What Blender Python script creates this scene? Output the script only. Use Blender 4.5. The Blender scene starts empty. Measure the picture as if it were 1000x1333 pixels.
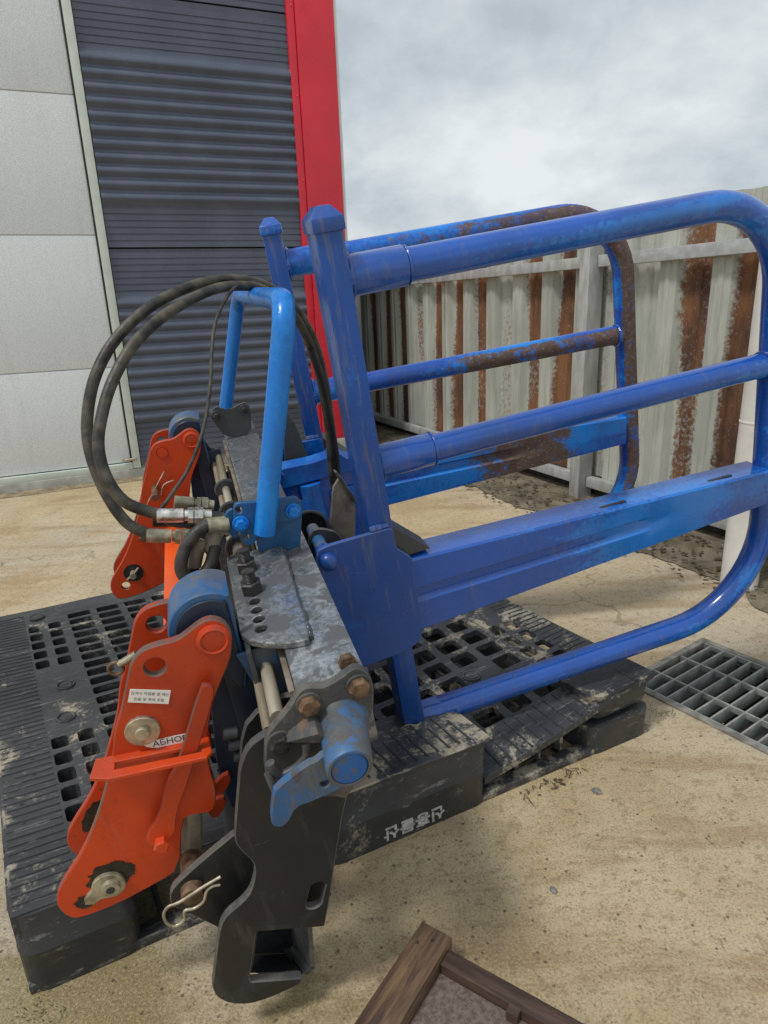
import bpy, bmesh, math, random
from mathutils import Vector, Matrix, noise
from mathutils.geometry import tessellate_polygon
R = math.radians
random.seed(7)
S = bpy.context.scene
COL = S.collection

# ------------------------------------------------------------------ camera
def cam_axes(pitch, roll):
    p, r = R(pitch), R(roll)
    f = Vector((0, math.cos(p), -math.sin(p))); u0 = Vector((0, math.sin(p), math.cos(p))); r0 = Vector((1, 0, 0))
    return math.cos(r)*r0 + math.sin(r)*u0, -math.sin(r)*r0 + math.cos(r)*u0, f
rt, up, fw = cam_axes(17.4, -2.3)
cd = bpy.data.cameras.new('camera'); cam = bpy.data.objects.new('camera', cd); COL.objects.link(cam)
cam.matrix_world = Matrix(((rt.x, up.x, -fw.x, 0), (rt.y, up.y, -fw.y, 0), (rt.z, up.z, -fw.z, .96), (0, 0, 0, 1)))
cd.sensor_fit = 'VERTICAL'; cd.sensor_height = 36; cd.sensor_width = 27; cd.lens = 860/1333*36
cd.clip_start = .02; cd.clip_end = 3000
S.camera = cam

# ------------------------------------------------------------------ sky + sun (bright overcast)
SUN_EL, SUN_AZ = 60, -130            # degrees; azimuth measured clockwise from the view heading
wd_ = bpy.data.worlds.new('World'); S.world = wd_; wd_.use_nodes = True
nt = wd_.node_tree; nt.nodes.clear(); N = nt.nodes.new; LK = nt.links.new
out = N('ShaderNodeOutputWorld'); bg = N('ShaderNodeBackground'); bg.inputs[1].default_value = .1
sky = N('ShaderNodeTexSky'); sky.sky_type = 'NISHITA'; sky.sun_disc = False
sky.sun_elevation = R(SUN_EL); sky.sun_rotation = R(SUN_AZ)
tc = N('ShaderNodeTexCoord'); sep = N('ShaderNodeSeparateXYZ'); LK(tc.outputs['Generated'], sep.inputs[0])
den = N('ShaderNodeMath'); den.operation = 'ADD'; den.inputs[1].default_value = .42
ab = N('ShaderNodeMath'); ab.operation = 'ABSOLUTE'; LK(sep.outputs[2], ab.inputs[0]); LK(ab.outputs[0], den.inputs[0])
dx = N('ShaderNodeMath'); dx.operation = 'DIVIDE'; LK(sep.outputs[0], dx.inputs[0]); LK(den.outputs[0], dx.inputs[1])
dy = N('ShaderNodeMath'); dy.operation = 'DIVIDE'; LK(sep.outputs[1], dy.inputs[0]); LK(den.outputs[0], dy.inputs[1])
cmb = N('ShaderNodeCombineXYZ'); LK(dx.outputs[0], cmb.inputs[0]); LK(dy.outputs[0], cmb.inputs[1])
cn = N('ShaderNodeTexNoise'); cn.inputs['Scale'].default_value = 2.1; cn.inputs['Detail'].default_value = 8; cn.inputs['Roughness'].default_value = .6; cn.inputs['Distortion'].default_value = .1
mp = N('ShaderNodeMapping'); mp.inputs['Location'].default_value = (3.1, 1.45, 0.); LK(cmb.outputs[0], mp.inputs[0]); LK(mp.outputs[0], cn.inputs[0])
cr = N('ShaderNodeValToRGB'); LK(cn.outputs[0], cr.inputs[0])
cr.color_ramp.elements[0].position = .36; cr.color_ramp.elements[0].color = (3.55, 4.0, 4.3, 1)
cr.color_ramp.elements[1].position = .63; cr.color_ramp.elements[1].color = (6.0, 6.3, 6.4, 1)
mx = N('ShaderNodeMix'); mx.data_type = 'RGBA'; mx.inputs[0].default_value = .94
LK(sky.outputs[0], mx.inputs[6]); LK(cr.outputs[0], mx.inputs[7]); LK(mx.outputs[2], bg.inputs[0]); LK(bg.outputs[0], out.inputs[0])
sd = bpy.data.lights.new('sun', 'SUN'); sd.energy = 1.5; sd.angle = R(10); sd.color = (1, .975, .94)
so = bpy.data.objects.new('sun', sd); COL.objects.link(so)
sv = Vector((math.sin(R(SUN_AZ))*math.cos(R(SUN_EL)), math.cos(R(SUN_AZ))*math.cos(R(SUN_EL)), math.sin(R(SUN_EL))))
so.rotation_euler = sv.to_track_quat('Z', 'Y').to_euler()
S.view_settings.view_transform = 'Standard'; S.view_settings.look = 'None'; S.view_settings.gamma = 1
S.view_settings.use_curve_mapping = False; S.view_settings.exposure = 0.45

# ------------------------------------------------------------------ material helpers
class M_:
    def __init__(s, name):
        s.m = bpy.data.materials.new(name); s.m.use_nodes = True; s.t = s.m.node_tree; s.t.nodes.clear()
        s.o = s.t.nodes.new('ShaderNodeOutputMaterial'); s.p = s.t.nodes.new('ShaderNodeBsdfPrincipled')
        s.t.links.new(s.p.outputs[0], s.o.inputs[0]); s.co = s.t.nodes.new('ShaderNodeTexCoord'); s.b = None
    def n(s, ty, **k):
        x = s.t.nodes.new(ty)
        for a, b in k.items(): setattr(x, a, b)
        return x
    def l(s, a, b): s.t.links.new(a, b)
    def val(s, sock, v):
        if hasattr(v, 'links') or hasattr(v, 'is_output'): s.l(v, sock)
        else: sock.default_value = v
    def vec(s, scale=(1, 1, 1), coord='Object', loc=(0, 0, 0), rot=(0, 0, 0)):
        m = s.n('ShaderNodeMapping'); s.l(s.co.outputs[coord], m.inputs[0]); m.inputs['Scale'].default_value = scale
        m.inputs['Location'].default_value = loc; m.inputs['Rotation'].default_value = rot; return m.outputs[0]
    def noise(s, scale, detail=4, rough=.55, vec=None, dist=0):
        x = s.n('ShaderNodeTexNoise'); x.inputs['Scale'].default_value = scale; x.inputs['Detail'].default_value = detail
        x.inputs['Roughness'].default_value = rough; x.inputs['Distortion'].default_value = dist
        s.l(vec if vec is not None else s.co.outputs['Object'], x.inputs[0]); return x.outputs[0]
    def voro(s, scale, feat='F1', vec=None, rnd=1):
        x = s.n('ShaderNodeTexVoronoi', feature=feat); x.inputs['Scale'].default_value = scale; x.inputs['Randomness'].default_value = rnd
        s.l(vec if vec is not None else s.co.outputs['Object'], x.inputs[0]); return x.outputs['Distance']
    def step(s, v, lo, hi, a=0., b=1.):
        x = s.n('ShaderNodeMapRange'); x.interpolation_type = 'SMOOTHSTEP'; s.l(v, x.inputs[0])
        for i, q in enumerate((lo, hi, a, b)): x.inputs[i+1].default_value = q
        return x.outputs[0]
    def math(s, op, a, b=0.):
        x = s.n('ShaderNodeMath', operation=op); s.val(x.inputs[0], a); s.val(x.inputs[1], b); return x.outputs[0]
    def mix(s, f, a, b, mode='MIX'):
        x = s.n('ShaderNodeMix', data_type='RGBA', blend_type=mode)
        s.val(x.inputs[0], f)
        for q, c in ((x.inputs[6], a), (x.inputs[7], b)):
            if isinstance(c, tuple): q.default_value = (*c[:3], 1)
            else: s.l(c, q)
        return x.outputs[2]
    def col(s, c): s.val(s.p.inputs['Base Color'], (*c, 1) if isinstance(c, tuple) else c)
    def rough(s, v): s.val(s.p.inputs['Roughness'], v)
    def metal(s, v): s.val(s.p.inputs['Metallic'], v)
    def bump(s, h, strength=.3, dist=.002):
        b = s.n('ShaderNodeBump'); b.inputs['Strength'].default_value = strength; b.inputs['Distance'].default_value = dist
        s.l(h, b.inputs['Height'])
        if s.b: s.l(s.b, b.inputs['Normal'])
        s.b = b.outputs[0]; s.l(s.b, s.p.inputs['Normal'])
MAT = {}
def paint(name, base, worn, rust=.62, patch=(.5, .62), dirt=.55, rcol=(.11, .05, .03), rough=.3, droplets=True, attr=False, dust=.25, stretch=(1, 1, 1), coat=0., chips=.715, wattr=0.):
    """sprayed machine paint: second coat showing in patches, chips, rust and road dust"""
    k = M_(name)
    n1 = k.noise(7, 5, .6, k.vec(stretch), dist=.6); n2 = k.noise(26, 6, .68); n3 = k.noise(120, 3, .6); n4 = k.noise(3.1, 4, .6)
    c = k.mix(k.step(n4, .25, .75, .0, 1.), tuple(x*.82 for x in base), tuple(min(1, x*1.12) for x in base))
    pm = k.math('ADD', k.math('MULTIPLY', n1, .75), k.math('MULTIPLY', n3, .25))
    if wattr:
        aw = k.n('ShaderNodeAttribute'); aw.attribute_name = 'rust'; pm = k.math('ADD', pm, k.math('MULTIPLY', aw.outputs['Fac'], wattr))
    c = k.mix(k.step(pm, *patch), c, worn)
    sc = k.noise(9, 5, .7, k.vec((6, 6, .7))); c = k.mix(k.math('MULTIPLY', k.step(sc, dirt, dirt+.12), dust), c, (.16, .15, .13))
    rm = k.math('ADD', k.math('MULTIPLY', n2, .6), k.math('MULTIPLY', k.noise(5.3, 5, .6, k.vec(loc=(3, 1, 7))), .45))
    if attr:
        at_ = k.n('ShaderNodeAttribute'); at_.attribute_name = 'rust'; rm = k.math('ADD', rm, k.math('ADD', k.math('MULTIPLY', at_.outputs['Fac'], .29), k.math('MULTIPLY', k.math('SUBTRACT', k.noise(85, 4, .7), .5), .35)))
    rf = k.step(rm, rust, rust+(.12 if attr else .06))
    rcn = k.mix(k.noise(60, 4), tuple(x*.5 for x in rcol), tuple(x*1.9 for x in rcol))
    rcn = k.mix(k.math('MULTIPLY', k.step(k.noise(170, 4, .7, k.vec((.6, 1, 1))), .55, .66), .55), rcn, (.34, .27, .22)) if attr else rcn
    c = k.mix(rf, c, rcn)
    sm = k.math('MULTIPLY', k.step(k.noise(42, 5, .75, k.vec((.25, 1, 1.6), rot=(0, R(35), 0))), .66, .70), .5); c = k.mix(sm, c, tuple(min(1, x*.6+.12) for x in base))
    cm = k.step(k.noise(48, 5, .72, k.vec(loc=(4, 9, 2))), chips, chips+.012); c = k.mix(cm, c, (.06, .05, .045))
    gm = k.math('MULTIPLY', k.step(k.noise(2.3, 5, .65, k.vec((1.4, 1.4, .8), loc=(8, 2, 5))), .46, .7), .5); c = k.mix(gm, c, tuple(x*.42+.012 for x in base))
    k.col(c); k.p.inputs['Coat Weight'].default_value = coat; k.p.inputs['Coat Roughness'].default_value = .12
    r = k.math('ADD', k.step(n2, .3, .7, rough-.07, rough+.13), k.math('MULTIPLY', rf, .4)); k.rough(r)
    k.bump(n2, .08, .002)
    if droplets:
        k.bump(k.math('MULTIPLY', k.step(k.voro(120), .1, .24, 1, 0), k.step(k.noise(17, 2), .45, .6)), .3, .0013)
    MAT[name] = k.m
BLUE = (.003, .080, .41); AZURE = (.005, .20, .66)
paint('blue_arm', BLUE, (.005, .17, .60), .675, (.54, .62), stretch=(.2, 1, 1.3), rough=.24, coat=.6, wattr=.085)
paint('blue_post', (.006, .070, .33), (.006, .14, .48), .63, (.535, .63), dirt=.5, dust=.5, rcol=(.08, .05, .035), stretch=(1.6, 1.6, .45), rough=.3)
paint('blue_mid', (.014, .095, .40), (.008, .18, .60), .66, (.48, .6), rough=.32, droplets=False)
paint('blue_arm_rusty', (.012, .085, .43), AZURE, .69, (.44, .56), attr=True, rcol=(.085, .052, .04), stretch=(.3, 1, 1.2), rough=.26)
paint('blue_plate', (.007, .066, .31), (.006, .11, .43), .66, (.56, .68), droplets=False, rough=.3, coat=.3, dust=.4, chips=.69)
paint('azure', (.004, .165, .57), (.004, .22, .68), .71, (.5, .62), rough=.26, dust=.1)
paint('boss_paint', (.095, .10, .105), (.045, .15, .34), .62, (.50, .58), rough=.48, droplets=False, dust=.5, rcol=(.10, .075, .055), stretch=(1.5, 1.5, 1.5))
paint('cap_blue', (.012, .11, .36), (.10, .10, .10), .60, (.52, .6), rough=.4, droplets=False, rcol=(.1, .07, .05))
paint('azure_bracket', (.010, .075, .19), (.018, .11, .27), .64, (.5, .62), rough=.4, droplets=False)
paint('sky_blue_worn', (.03, .125, .31), (.10, .11, .115), .62, (.48, .60), rough=.42, dirt=.45, droplets=False, dust=.5, rcol=(.075, .06, .05), stretch=(1.6, 1.6, 1.6))
paint('orange', (.60, .055, .007), (.42, .03, .006), .70, (.50, .70), rough=.4, dust=.2, rcol=(.09, .035, .02), chips=.68)
paint('orange_lit', (.80, .10, .014), (.68, .07, .012), .74, (.56, .68), rough=.3, dust=.05)  # orange with the light from above put into the colour
paint('navy', (.014, .028, .06), (.022, .05, .095), .7, (.55, .68), rough=.4, droplets=False, dust=.12)
paint('black_paint', (.018, .019, .021), (.036, .038, .04), .66, (.52, .64), rough=.36, droplets=False, dust=.16, rcol=(.06, .045, .035))
paint('slate_paint', (.05, .056, .062), (.075, .08, .085), .66, (.5, .62), rough=.4, droplets=False, dust=.3, rcol=(.09, .055, .04))
paint('orange_edge', (.40, .045, .015), (.12, .09, .075), .64, (.46, .54), rough=.5, dust=.3, droplets=False, rcol=(.09, .05, .035))
paint('black_edge_lit', (.07, .072, .075), (.13, .12, .105), .62, (.46, .56), rough=.45, droplets=False, rcol=(.09, .06, .045))  # rims: light caught on the edges put into the colour, with worn patches
paint('blue_edge', (.05, .11, .34), (.16, .15, .13), .62, (.5, .58), rough=.45, droplets=False, rcol=(.09, .05, .03))
paint('casting', (.065, .068, .07), (.12, .105, .085), .60, (.48, .6), rough=.5, droplets=False, dust=.5, rcol=(.13, .09, .06))

def simple(name, c, rough=.5, metal=0., var=.25, scale=30, bump=.1, dist=.002, stretch=(1, 1, 1), c2=None, spec=None):
    k = M_(name); v = k.vec(stretch); n = k.noise(scale, 5, .6, v); n2 = k.noise(scale*4, 3, .6, v)
    c2 = c2 or tuple(min(1, x*(1+var*1.6)) for x in c)
    k.col(k.mix(k.step(n, .32, .68), tuple(x*(1-var) for x in c), c2)); k.rough(k.step(n2, .3, .7, max(.03, rough-.1), min(1, rough+.12))); k.metal(metal)
    k.bump(n2, bump, dist); MAT[name] = k.m; return k
simple('zinc', (.42, .38, .29), .42, .75, .3, 40)
simple('bright_zinc', (.62, .6, .56), .3, .9, .25, 60)
simple('old_zinc', (.34, .31, .22), .5, .55, .35, 40)
simple('bolt_rusty', (.13, .075, .042), .6, .2, .45, 60, .3)
simple('bolt_dark', (.045, .042, .04), .42, .4, .4, 60, .2)
simple('chrome_rod', (.42, .36, .25), .42, .35, .35, 25, .1, stretch=(1, .1, 1), c2=(.5, .46, .36))
simple('tan_steel', (.17, .135, .095), .6, .1, .4, 18, .2, c2=(.26, .22, .17))
simple('rubber', (.022, .022, .021), .55, 0, .4, 40, .3, c2=(.07, .062, .05))
simple('rubber_dusty', (.022, .021, .019), .5, 0, .4, 34, .3, c2=(.10, .085, .06))
simple('rubber_black', (.012, .012, .013), .38, 0, .3, 40, .15)
simple('galvanised', (.46, .475, .47), .45, .3, .12, 24, .08)
simple('galvanised_old', (.42, .425, .41), .5, .3, .14, 24, .15, stretch=(1, 1, .3))
simple('grate_steel', (.26, .27, .255), .5, .2, .2, 30, .1)
simple('grate_frame', (.20, .19, .165), .7, .1, .3, 30, .2)
simple('hole_shade_black', (.012, .012, .013), .7, 0, .3, 20, .2)  # near-black: shade below the deck holes put into the colour
simple('pit_dark', (.03, .027, .022), .9, 0, .4, 20, .3)
simple('pvc', (.70, .68, .63), .4, 0, .06, 5, .03)
simple('door_frame', (.56, .62, .56), .45, 0, .06, 8, .05)
simple('sill_concrete', (.40, .40, .36), .8, 0, .15, 14, .3)
simple('red_trim', (.62, .022, .045), .33, 0, .06, 4, .03)
simple('pale_trim', (.62, .64, .63), .45, 0, .05, 8, .03)
simple('sticker_white', (.78, .77, .72), .45, 0, .05, 40, .03)
simple('print_black', (.03, .03, .035), .5, 0, .1, 40, .03)
simple('print_grey', (.42, .41, .36), .7, 0, .3, 70, .1)
simple('stone', (.2, .19, .17), .85, 0, .3, 60, .4)
simple('grease', (.016, .013, .011), .3, 0, .4, 50, .3)
simple('leaf_brown', (.05, .035, .02), .8, 0, .5, 30, .2, c2=(.12, .085, .05))
simple('twig', (.07, .052, .034), .8, 0, .4, 30, .2)
simple('weed', (.055, .075, .02), .7, 0, .4, 30, .2)

# worn frame top, wet sky sheen put in as paler metallic patches
k = M_('sheen_steel'); n = k.noise(21, 8, .7, k.vec(loc=(2.2, .3, 0)), .5); n2 = k.noise(110, 5, .7)
w_ = k.step(n, .47, .55)
k.col(k.mix(w_, (.095, .10, .105), k.mix(k.step(n2, .35, .65), (.27, .285, .295), (.50, .52, .53)))); k.metal(k.math('MULTIPLY', w_, .8))
k.rough(k.step(n, .4, .56, .4, .24)); k.bump(n, .3, .0012); k.bump(n2, .1, .001); MAT['sheen_steel'] = k.m

# dusty recycled plastic
def plastic(name, dusty):
    k = M_(name); n = k.noise(9, 7, .68, k.vec((1, 1, 1), loc=(.4, 0, 0)), .5); n2 = k.noise(150, 3, .6); st = k.noise(16, 7, .8, k.vec((.8, 11, 3)))
    n3 = k.noise(3.2, 4, .6)
    c = k.mix(k.step(n3, .3, .7), (.024, .026, .029), (.047, .050, .055))
    c = k.mix(k.math('MULTIPLY', k.step(st, .56, .66), .75), c, (.27, .265, .245))
    c = k.mix(k.math('MULTIPLY', k.step(k.math('ADD', k.math('MULTIPLY', n, .8), k.math('MULTIPLY', n2, .2)), dusty, dusty+.1), .85), c, k.mix(k.step(n3, .4, .6), (.36, .33, .26), (.44, .38, .28)))
    k.col(c); k.rough(k.step(n, .35, .6, .26, .6)); k.bump(n2, .12, .001); k.bump(n, .2, .002); MAT[name] = k.m
plastic('pallet_plastic', .575); plastic('pallet_deck', .55); plastic('pallet_dusty', .52); plastic('pallet_caked', .47)

# ground
k = M_('concrete')
big = k.noise(.55, 5, .6, k.vec(loc=(1.3, 4.2, 0))); mid = k.noise(2.6, 6, .62, k.vec(loc=(5, 2, 0)), .7); fin = k.noise(46, 7, .78); gr = k.noise(230, 4, .75)
c = k.mix(k.step(mid, .3, .7), (.46, .345, .185), (.60, .48, .30))
c = k.mix(k.math('MULTIPLY', k.step(big, .46, .60), .8), c, (.52, .45, .345))
str_ = k.noise(2.2, 6, .66, k.vec((.8, 3.4, 1), rot=(0, 0, R(-32))), .4)
c = k.mix(k.math('MULTIPLY', k.step(str_, .50, .66), .6), c, (.32, .21, .10))
ora = k.noise(1.7, 5, .6, k.vec(loc=(9, 9, 0)), .8); c = k.mix(k.math('MULTIPLY', k.step(ora, .56, .68), .32), c, (.40, .22, .08))
mos = k.noise(3.4, 6, .7, k.vec(loc=(2.7, 7.1, 0)))
# moss creeping along the damp foot of the pallet
d_ = k.n('ShaderNodeVectorMath', operation='DISTANCE'); k.l(k.co.outputs['Object'], d_.inputs[0]); d_.inputs[1].default_value = (-.42, .64, 0)
damp = k.step(d_.outputs['Value'], .08, .5, .2, 0)
c = k.mix(k.math('MULTIPLY', k.step(k.math('ADD', mos, damp), .60, .72), .6), c, (.19, .165, .04))
c = k.mix(k.step(fin, .36, .50, .62, 0), c, (.24, .165, .085), 'MIX')
c = k.mix(k.math('MULTIPLY', k.step(gr, .525, .60), .42), c, (.15, .115, .075)); c = k.mix(k.math('MULTIPLY', k.step(gr, .40, .475, 1, 0), .3), c, (.70, .60, .44))
sp = k.voro(55); spn = k.noise(20, 2); c = k.mix(k.math('MULTIPLY', k.math('MULTIPLY', k.step(sp, .10, .2, 1, 0), k.step(spn, .46, .56)), .8), c, (.07, .058, .045))
wv = k.n('ShaderNodeVectorMath', operation='ADD'); nn = k.n('ShaderNodeTexNoise'); nn.inputs['Scale'].default_value = 6; k.l(k.co.outputs['Object'], nn.inputs[0])
sc_ = k.n('ShaderNodeVectorMath', operation='SCALE'); k.l(nn.outputs['Color'], sc_.inputs[0]); sc_.inputs['Scale'].default_value = .35
k.l(k.co.outputs['Object'], wv.inputs[0]); k.l(sc_.outputs[0], wv.inputs[1])
ck = k.voro(.85, 'DISTANCE_TO_EDGE', wv.outputs[0]); ckm = k.math('MULTIPLY', k.step(ck, .0015, .007, 1, 0), k.step(k.noise(2.1, 2), .47, .56))
c = k.mix(k.math('MULTIPLY', ckm, .36), c, (.09, .07, .05))
oil = k.voro(1.15, 'F1', wv.outputs[0]); c = k.mix(k.math('MULTIPLY', k.step(k.math('ADD', oil, k.math('MULTIPLY', fin, .12)), .12, .18, 1, 0), .55), c, (.10, .08, .06))
pt = k.voro(150); c = k.mix(k.math('MULTIPLY', k.math('MULTIPLY', k.step(pt, .16, .3, 1, 0), k.step(k.noise(31, 3), .47, .58)), .55), c, (.13, .10, .07))
k.col(c); k.rough(k.step(mid, .3, .7, .6, .9))
k.bump(mid, .25, .02); k.bump(fin, .7, .007); k.bump(gr, .6, .003); k.bump(k.step(pt, .1, .3, 0, 1), .35, .002); k.bump(k.math('MULTIPLY', ckm, -1.), .6, .006); MAT['concrete'] = k.m

k = M_('soil'); a = k.noise(9, 6, .7); b = k.noise(60, 4, .7); c = k.mix(k.step(a, .35, .65), (.085, .07, .045), (.21, .175, .12)); c = k.mix(k.math('MULTIPLY', k.step(k.noise(7.3, 6, .7), .52, .66), .55), c, (.06, .062, .028))
c = k.mix(k.math('MULTIPLY', k.step(b, .6, .7), .6), c, (.3, .27, .22)); k.col(c); k.rough(.95); k.bump(a, .6, .02); k.bump(b, .7, .006); MAT['soil'] = k.m

k = M_('yard_dirt'); a = k.noise(14, 6, .7); b = k.noise(80, 4, .7); c = k.mix(k.step(a, .35, .65), (.17, .135, .085), (.36, .28, .165)); c = k.mix(k.math('MULTIPLY', k.step(b, .55, .68), .6), c, (.09, .07, .05)); k.col(c); k.rough(.95); k.bump(a, .5, .01); k.bump(b, .6, .004); MAT['yard_dirt'] = k.m
# embossed white door skin
k = M_('stucco_panel'); a = k.noise(190, 4, .7); b = k.noise(2.2, 4, .5); k.col(k.mix(k.step(a, .36, .62), (.60, .635, .65), (.80, .835, .85))); c_ = k.p.inputs['Base Color'].links[0].from_socket; k.col(k.mix(k.math('MULTIPLY', k.step(k.noise(5, 6, .7, k.vec((2.5, 2.5, .25))), .5, .72), .14), c_, (.36, .355, .33))); k.rough(.5)
k.bump(a, .5, .002); MAT['stucco_panel'] = k.m
# dark coated cladding
k = M_('dark_cladding'); a = k.noise(4, 5, .6); b = k.noise(90, 3, .7, k.vec((1, 1, .25))); dr = k.noise(26, 4, .7, k.vec((3, 3, .3)))
c = k.mix(k.step(a, .3, .7), (.070, .084, .122), (.096, .113, .158)); c = k.mix(k.math('MULTIPLY', k.step(b, .6, .76), .45), c, (.17, .175, .18)); c = k.mix(k.math('MULTIPLY', k.step(dr, .57, .7), .3), c, (.14, .14, .135))
k.col(c); k.rough(.33); k.bump(b, .05, .001); MAT['dark_cladding'] = k.m
# fence sheets: paint gone to rust along the ribs
k = M_('fence_sheet'); at = k.n('ShaderNodeAttribute'); at.attribute_name = 'rust'
a = k.noise(55, 5, .72); b = k.noise(6, 5, .65, k.vec((1, 1, .35))); f_ = k.noise(220, 3, .7); s_ = k.noise(38, 4, .7, k.vec((1, 1, .06)))
base = k.mix(k.step(b, .35, .65), (.34, .355, .315), (.47, .475, .42)); base = k.mix(k.math('MULTIPLY', k.step(s_, .5, .66), .4), base, (.22, .22, .195))
rm = k.math('ADD', at.outputs['Fac'], k.math('ADD', k.math('MULTIPLY', a, .62), k.math('MULTIPLY', b, .26)))
rc = k.mix(k.step(b, .35, .62), (.060, .028, .018), (.22, .095, .038)); rc = k.mix(k.math('MULTIPLY', k.step(f_, .5, .66), .5), rc, (.12, .055, .03))
fl_ = k.step(k.noise(95, 5, .75), .61, .66); rc = k.mix(k.math('MULTIPLY', fl_, .6), rc, (.44, .42, .36))
k.col(k.mix(k.step(rm, .66, .86), base, rc)); k.rough(k.step(rm, .6, .8, .5, .85)); k.bump(a, .2, .002); MAT['fence_sheet'] = k.m
# stained wood
def wood(name, ca, cb, sx):
    k = M_(name); v = k.vec(sx); a = k.noise(9, 6, .65, v, .6); b = k.noise(40, 4, .7, v); c = k.mix(k.step(a, .3, .7), ca, cb); c = k.mix(k.math('MULTIPLY', k.step(b, .58, .72), .6), c, (.025, .015, .01))
    k.col(c); k.rough(.5); k.bump(b, .3, .002); MAT[name] = k.m
wood('dark_wood', (.035, .02, .015), (.10, .058, .04), (9, .8, 9)); wood('warm_wood', (.045, .026, .02), (.22, .13, .07), (.8, 9, 9))
k = M_('hardboard'); a = k.noise(170, 3, .7); b = k.noise(7, 5, .6); k.col(k.mix(k.step(a, .36, .66), (.10, .076, .062), (.19, .15, .125))); k.rough(.75); k.bump(a, .35, .0015); MAT['hardboard'] = k.m

# ------------------------------------------------------------------ mesh helpers
class MB:
    def __init__(s): s.v = []; s.f = []
    def add(s, vs, fs):
        o = len(s.v); s.v += [tuple(x) for x in vs]; s.f += [tuple(i+o for i in q) for q in fs]; return s
    def box(s, a, b, mat=None):
        (x0, y0, z0), (x1, y1, z1) = a, b
        vs = [Vector(p) for p in ((x0,y0,z0),(x1,y0,z0),(x1,y1,z0),(x0,y1,z0),(x0,y0,z1),(x1,y0,z1),(x1,y1,z1),(x0,y1,z1))]
        if mat: vs = [mat @ p for p in vs]
        return s.add(vs, [(3,2,1,0),(4,5,6,7),(0,1,5,4),(1,2,6,5),(2,3,7,6),(3,0,4,7)])
    def loft(s, rings, cap=True, closed=False):
        n = len(rings[0]); vs = [p for r in rings for p in r]; fs = []
        m = len(rings)
        for i in range(m if closed else m-1):
            a, b = i*n, ((i+1) % m)*n
            for j in range(n): fs.append((a+j, a+(j+1) % n, b+(j+1) % n, b+j))
        if cap and not closed: fs += [tuple(reversed(range(n))), tuple(range((m-1)*n, m*n))]
        return s.add(vs, fs)
    def bead(s, pts, r, closed=False):
        pts = [Vector(p) for p in pts]; o = []
        for i in range(len(pts)-(0 if closed else 1)):
            a, b = pts[i], pts[(i+1) % len(pts)]; n = max(1, int((b-a).length/.0022)); o += [a.lerp(b, j/n) for j in range(n)]
        if not closed: o.append(pts[-1])
        return s.tube(o, [r*(.8+.35*abs(math.sin(i*1.25))+.15*math.sin(i*.37)) for i in range(len(o))], 7, closed=closed)
    def tube(s, pts, r, seg=16, cap=True, closed=False, sub=0):
        pts = [Vector(p) for p in pts]
        if sub: pts = catmull(pts, sub)
        n = len(pts); rings = []; up_ = None
        for i, p in enumerate(pts):
            if closed: t = (pts[(i+1) % n]-pts[i-1]).normalized()
            else: t = (pts[min(i+1, n-1)]-pts[max(i-1, 0)]).normalized()
            if up_ is None:
                up_ = Vector((0, 0, 1)) if abs(t.z) < .9 else Vector((1, 0, 0))
            x = t.cross(up_).normalized(); up_ = x.cross(t).normalized()
            rr = r[i] if isinstance(r, (list, tuple)) else r
            rings.append([p + (x*math.cos(2*math.pi*j/seg) + up_*math.sin(2*math.pi*j/seg))*rr for j in range(seg)])
        return s.loft(rings, cap, closed)
    def cyl(s, a, b, r, seg=20, r2=None, ch=0):
        a, b = Vector(a), Vector(b); d = (b-a).normalized()
        if ch: return s.tube([a, a+d*ch, b-d*ch, b], [r-ch, r, (r2 or r), (r2 or r)-ch], seg)
        return s.tube([a, b], [r, r2 if r2 is not None else r], seg)
    def hexa(s, a, b, r, ch=.001):
        a, b = Vector(a), Vector(b); d = (b-a).normalized(); return s.tube([a, b-d*ch*1.5, b], [r, r, r-ch*2], 6)
    def build(s, name, mat, parent=None, smooth=38, bevel=0):
        me = bpy.data.meshes.new(name); me.from_pydata(s.v, [], s.f); me.validate()
        if bevel or True:
            bm = bmesh.new(); bm.from_mesh(me)
            bmesh.ops.recalc_face_normals(bm, faces=bm.faces)
            if bevel: bmesh.ops.bevel(bm, geom=[e for e in bm.edges if len(e.link_faces) == 2 and e.calc_face_angle(0) > .5], offset=bevel, segments=2, affect='EDGES', profile=.6)
            bm.to_mesh(me); bm.free()
        return link(name, me, mat, parent, smooth)
def link(name, me, mat, parent=None, smooth=38):
    for p in me.polygons: p.use_smooth = bool(smooth)
    if smooth: me.set_sharp_from_angle(angle=R(smooth))
    if mat: me.materials.append(MAT[mat])
    o = bpy.data.objects.new(name, me); COL.objects.link(o)
    if parent: o.parent = parent
    return o
def catmull(p, k):
    o = []; n = len(p)
    for i in range(n-1):
        a, b, c, d = p[max(i-1, 0)], p[i], p[i+1], p[min(i+2, n-1)]
        for j in range(k):
            t = j/k; o.append(.5*((2*b)+(c-a)*t+(2*a-5*b+4*c-d)*t*t+(3*b-a-3*c+d)*t**3))
    o.append(p[-1]); return o
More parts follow.
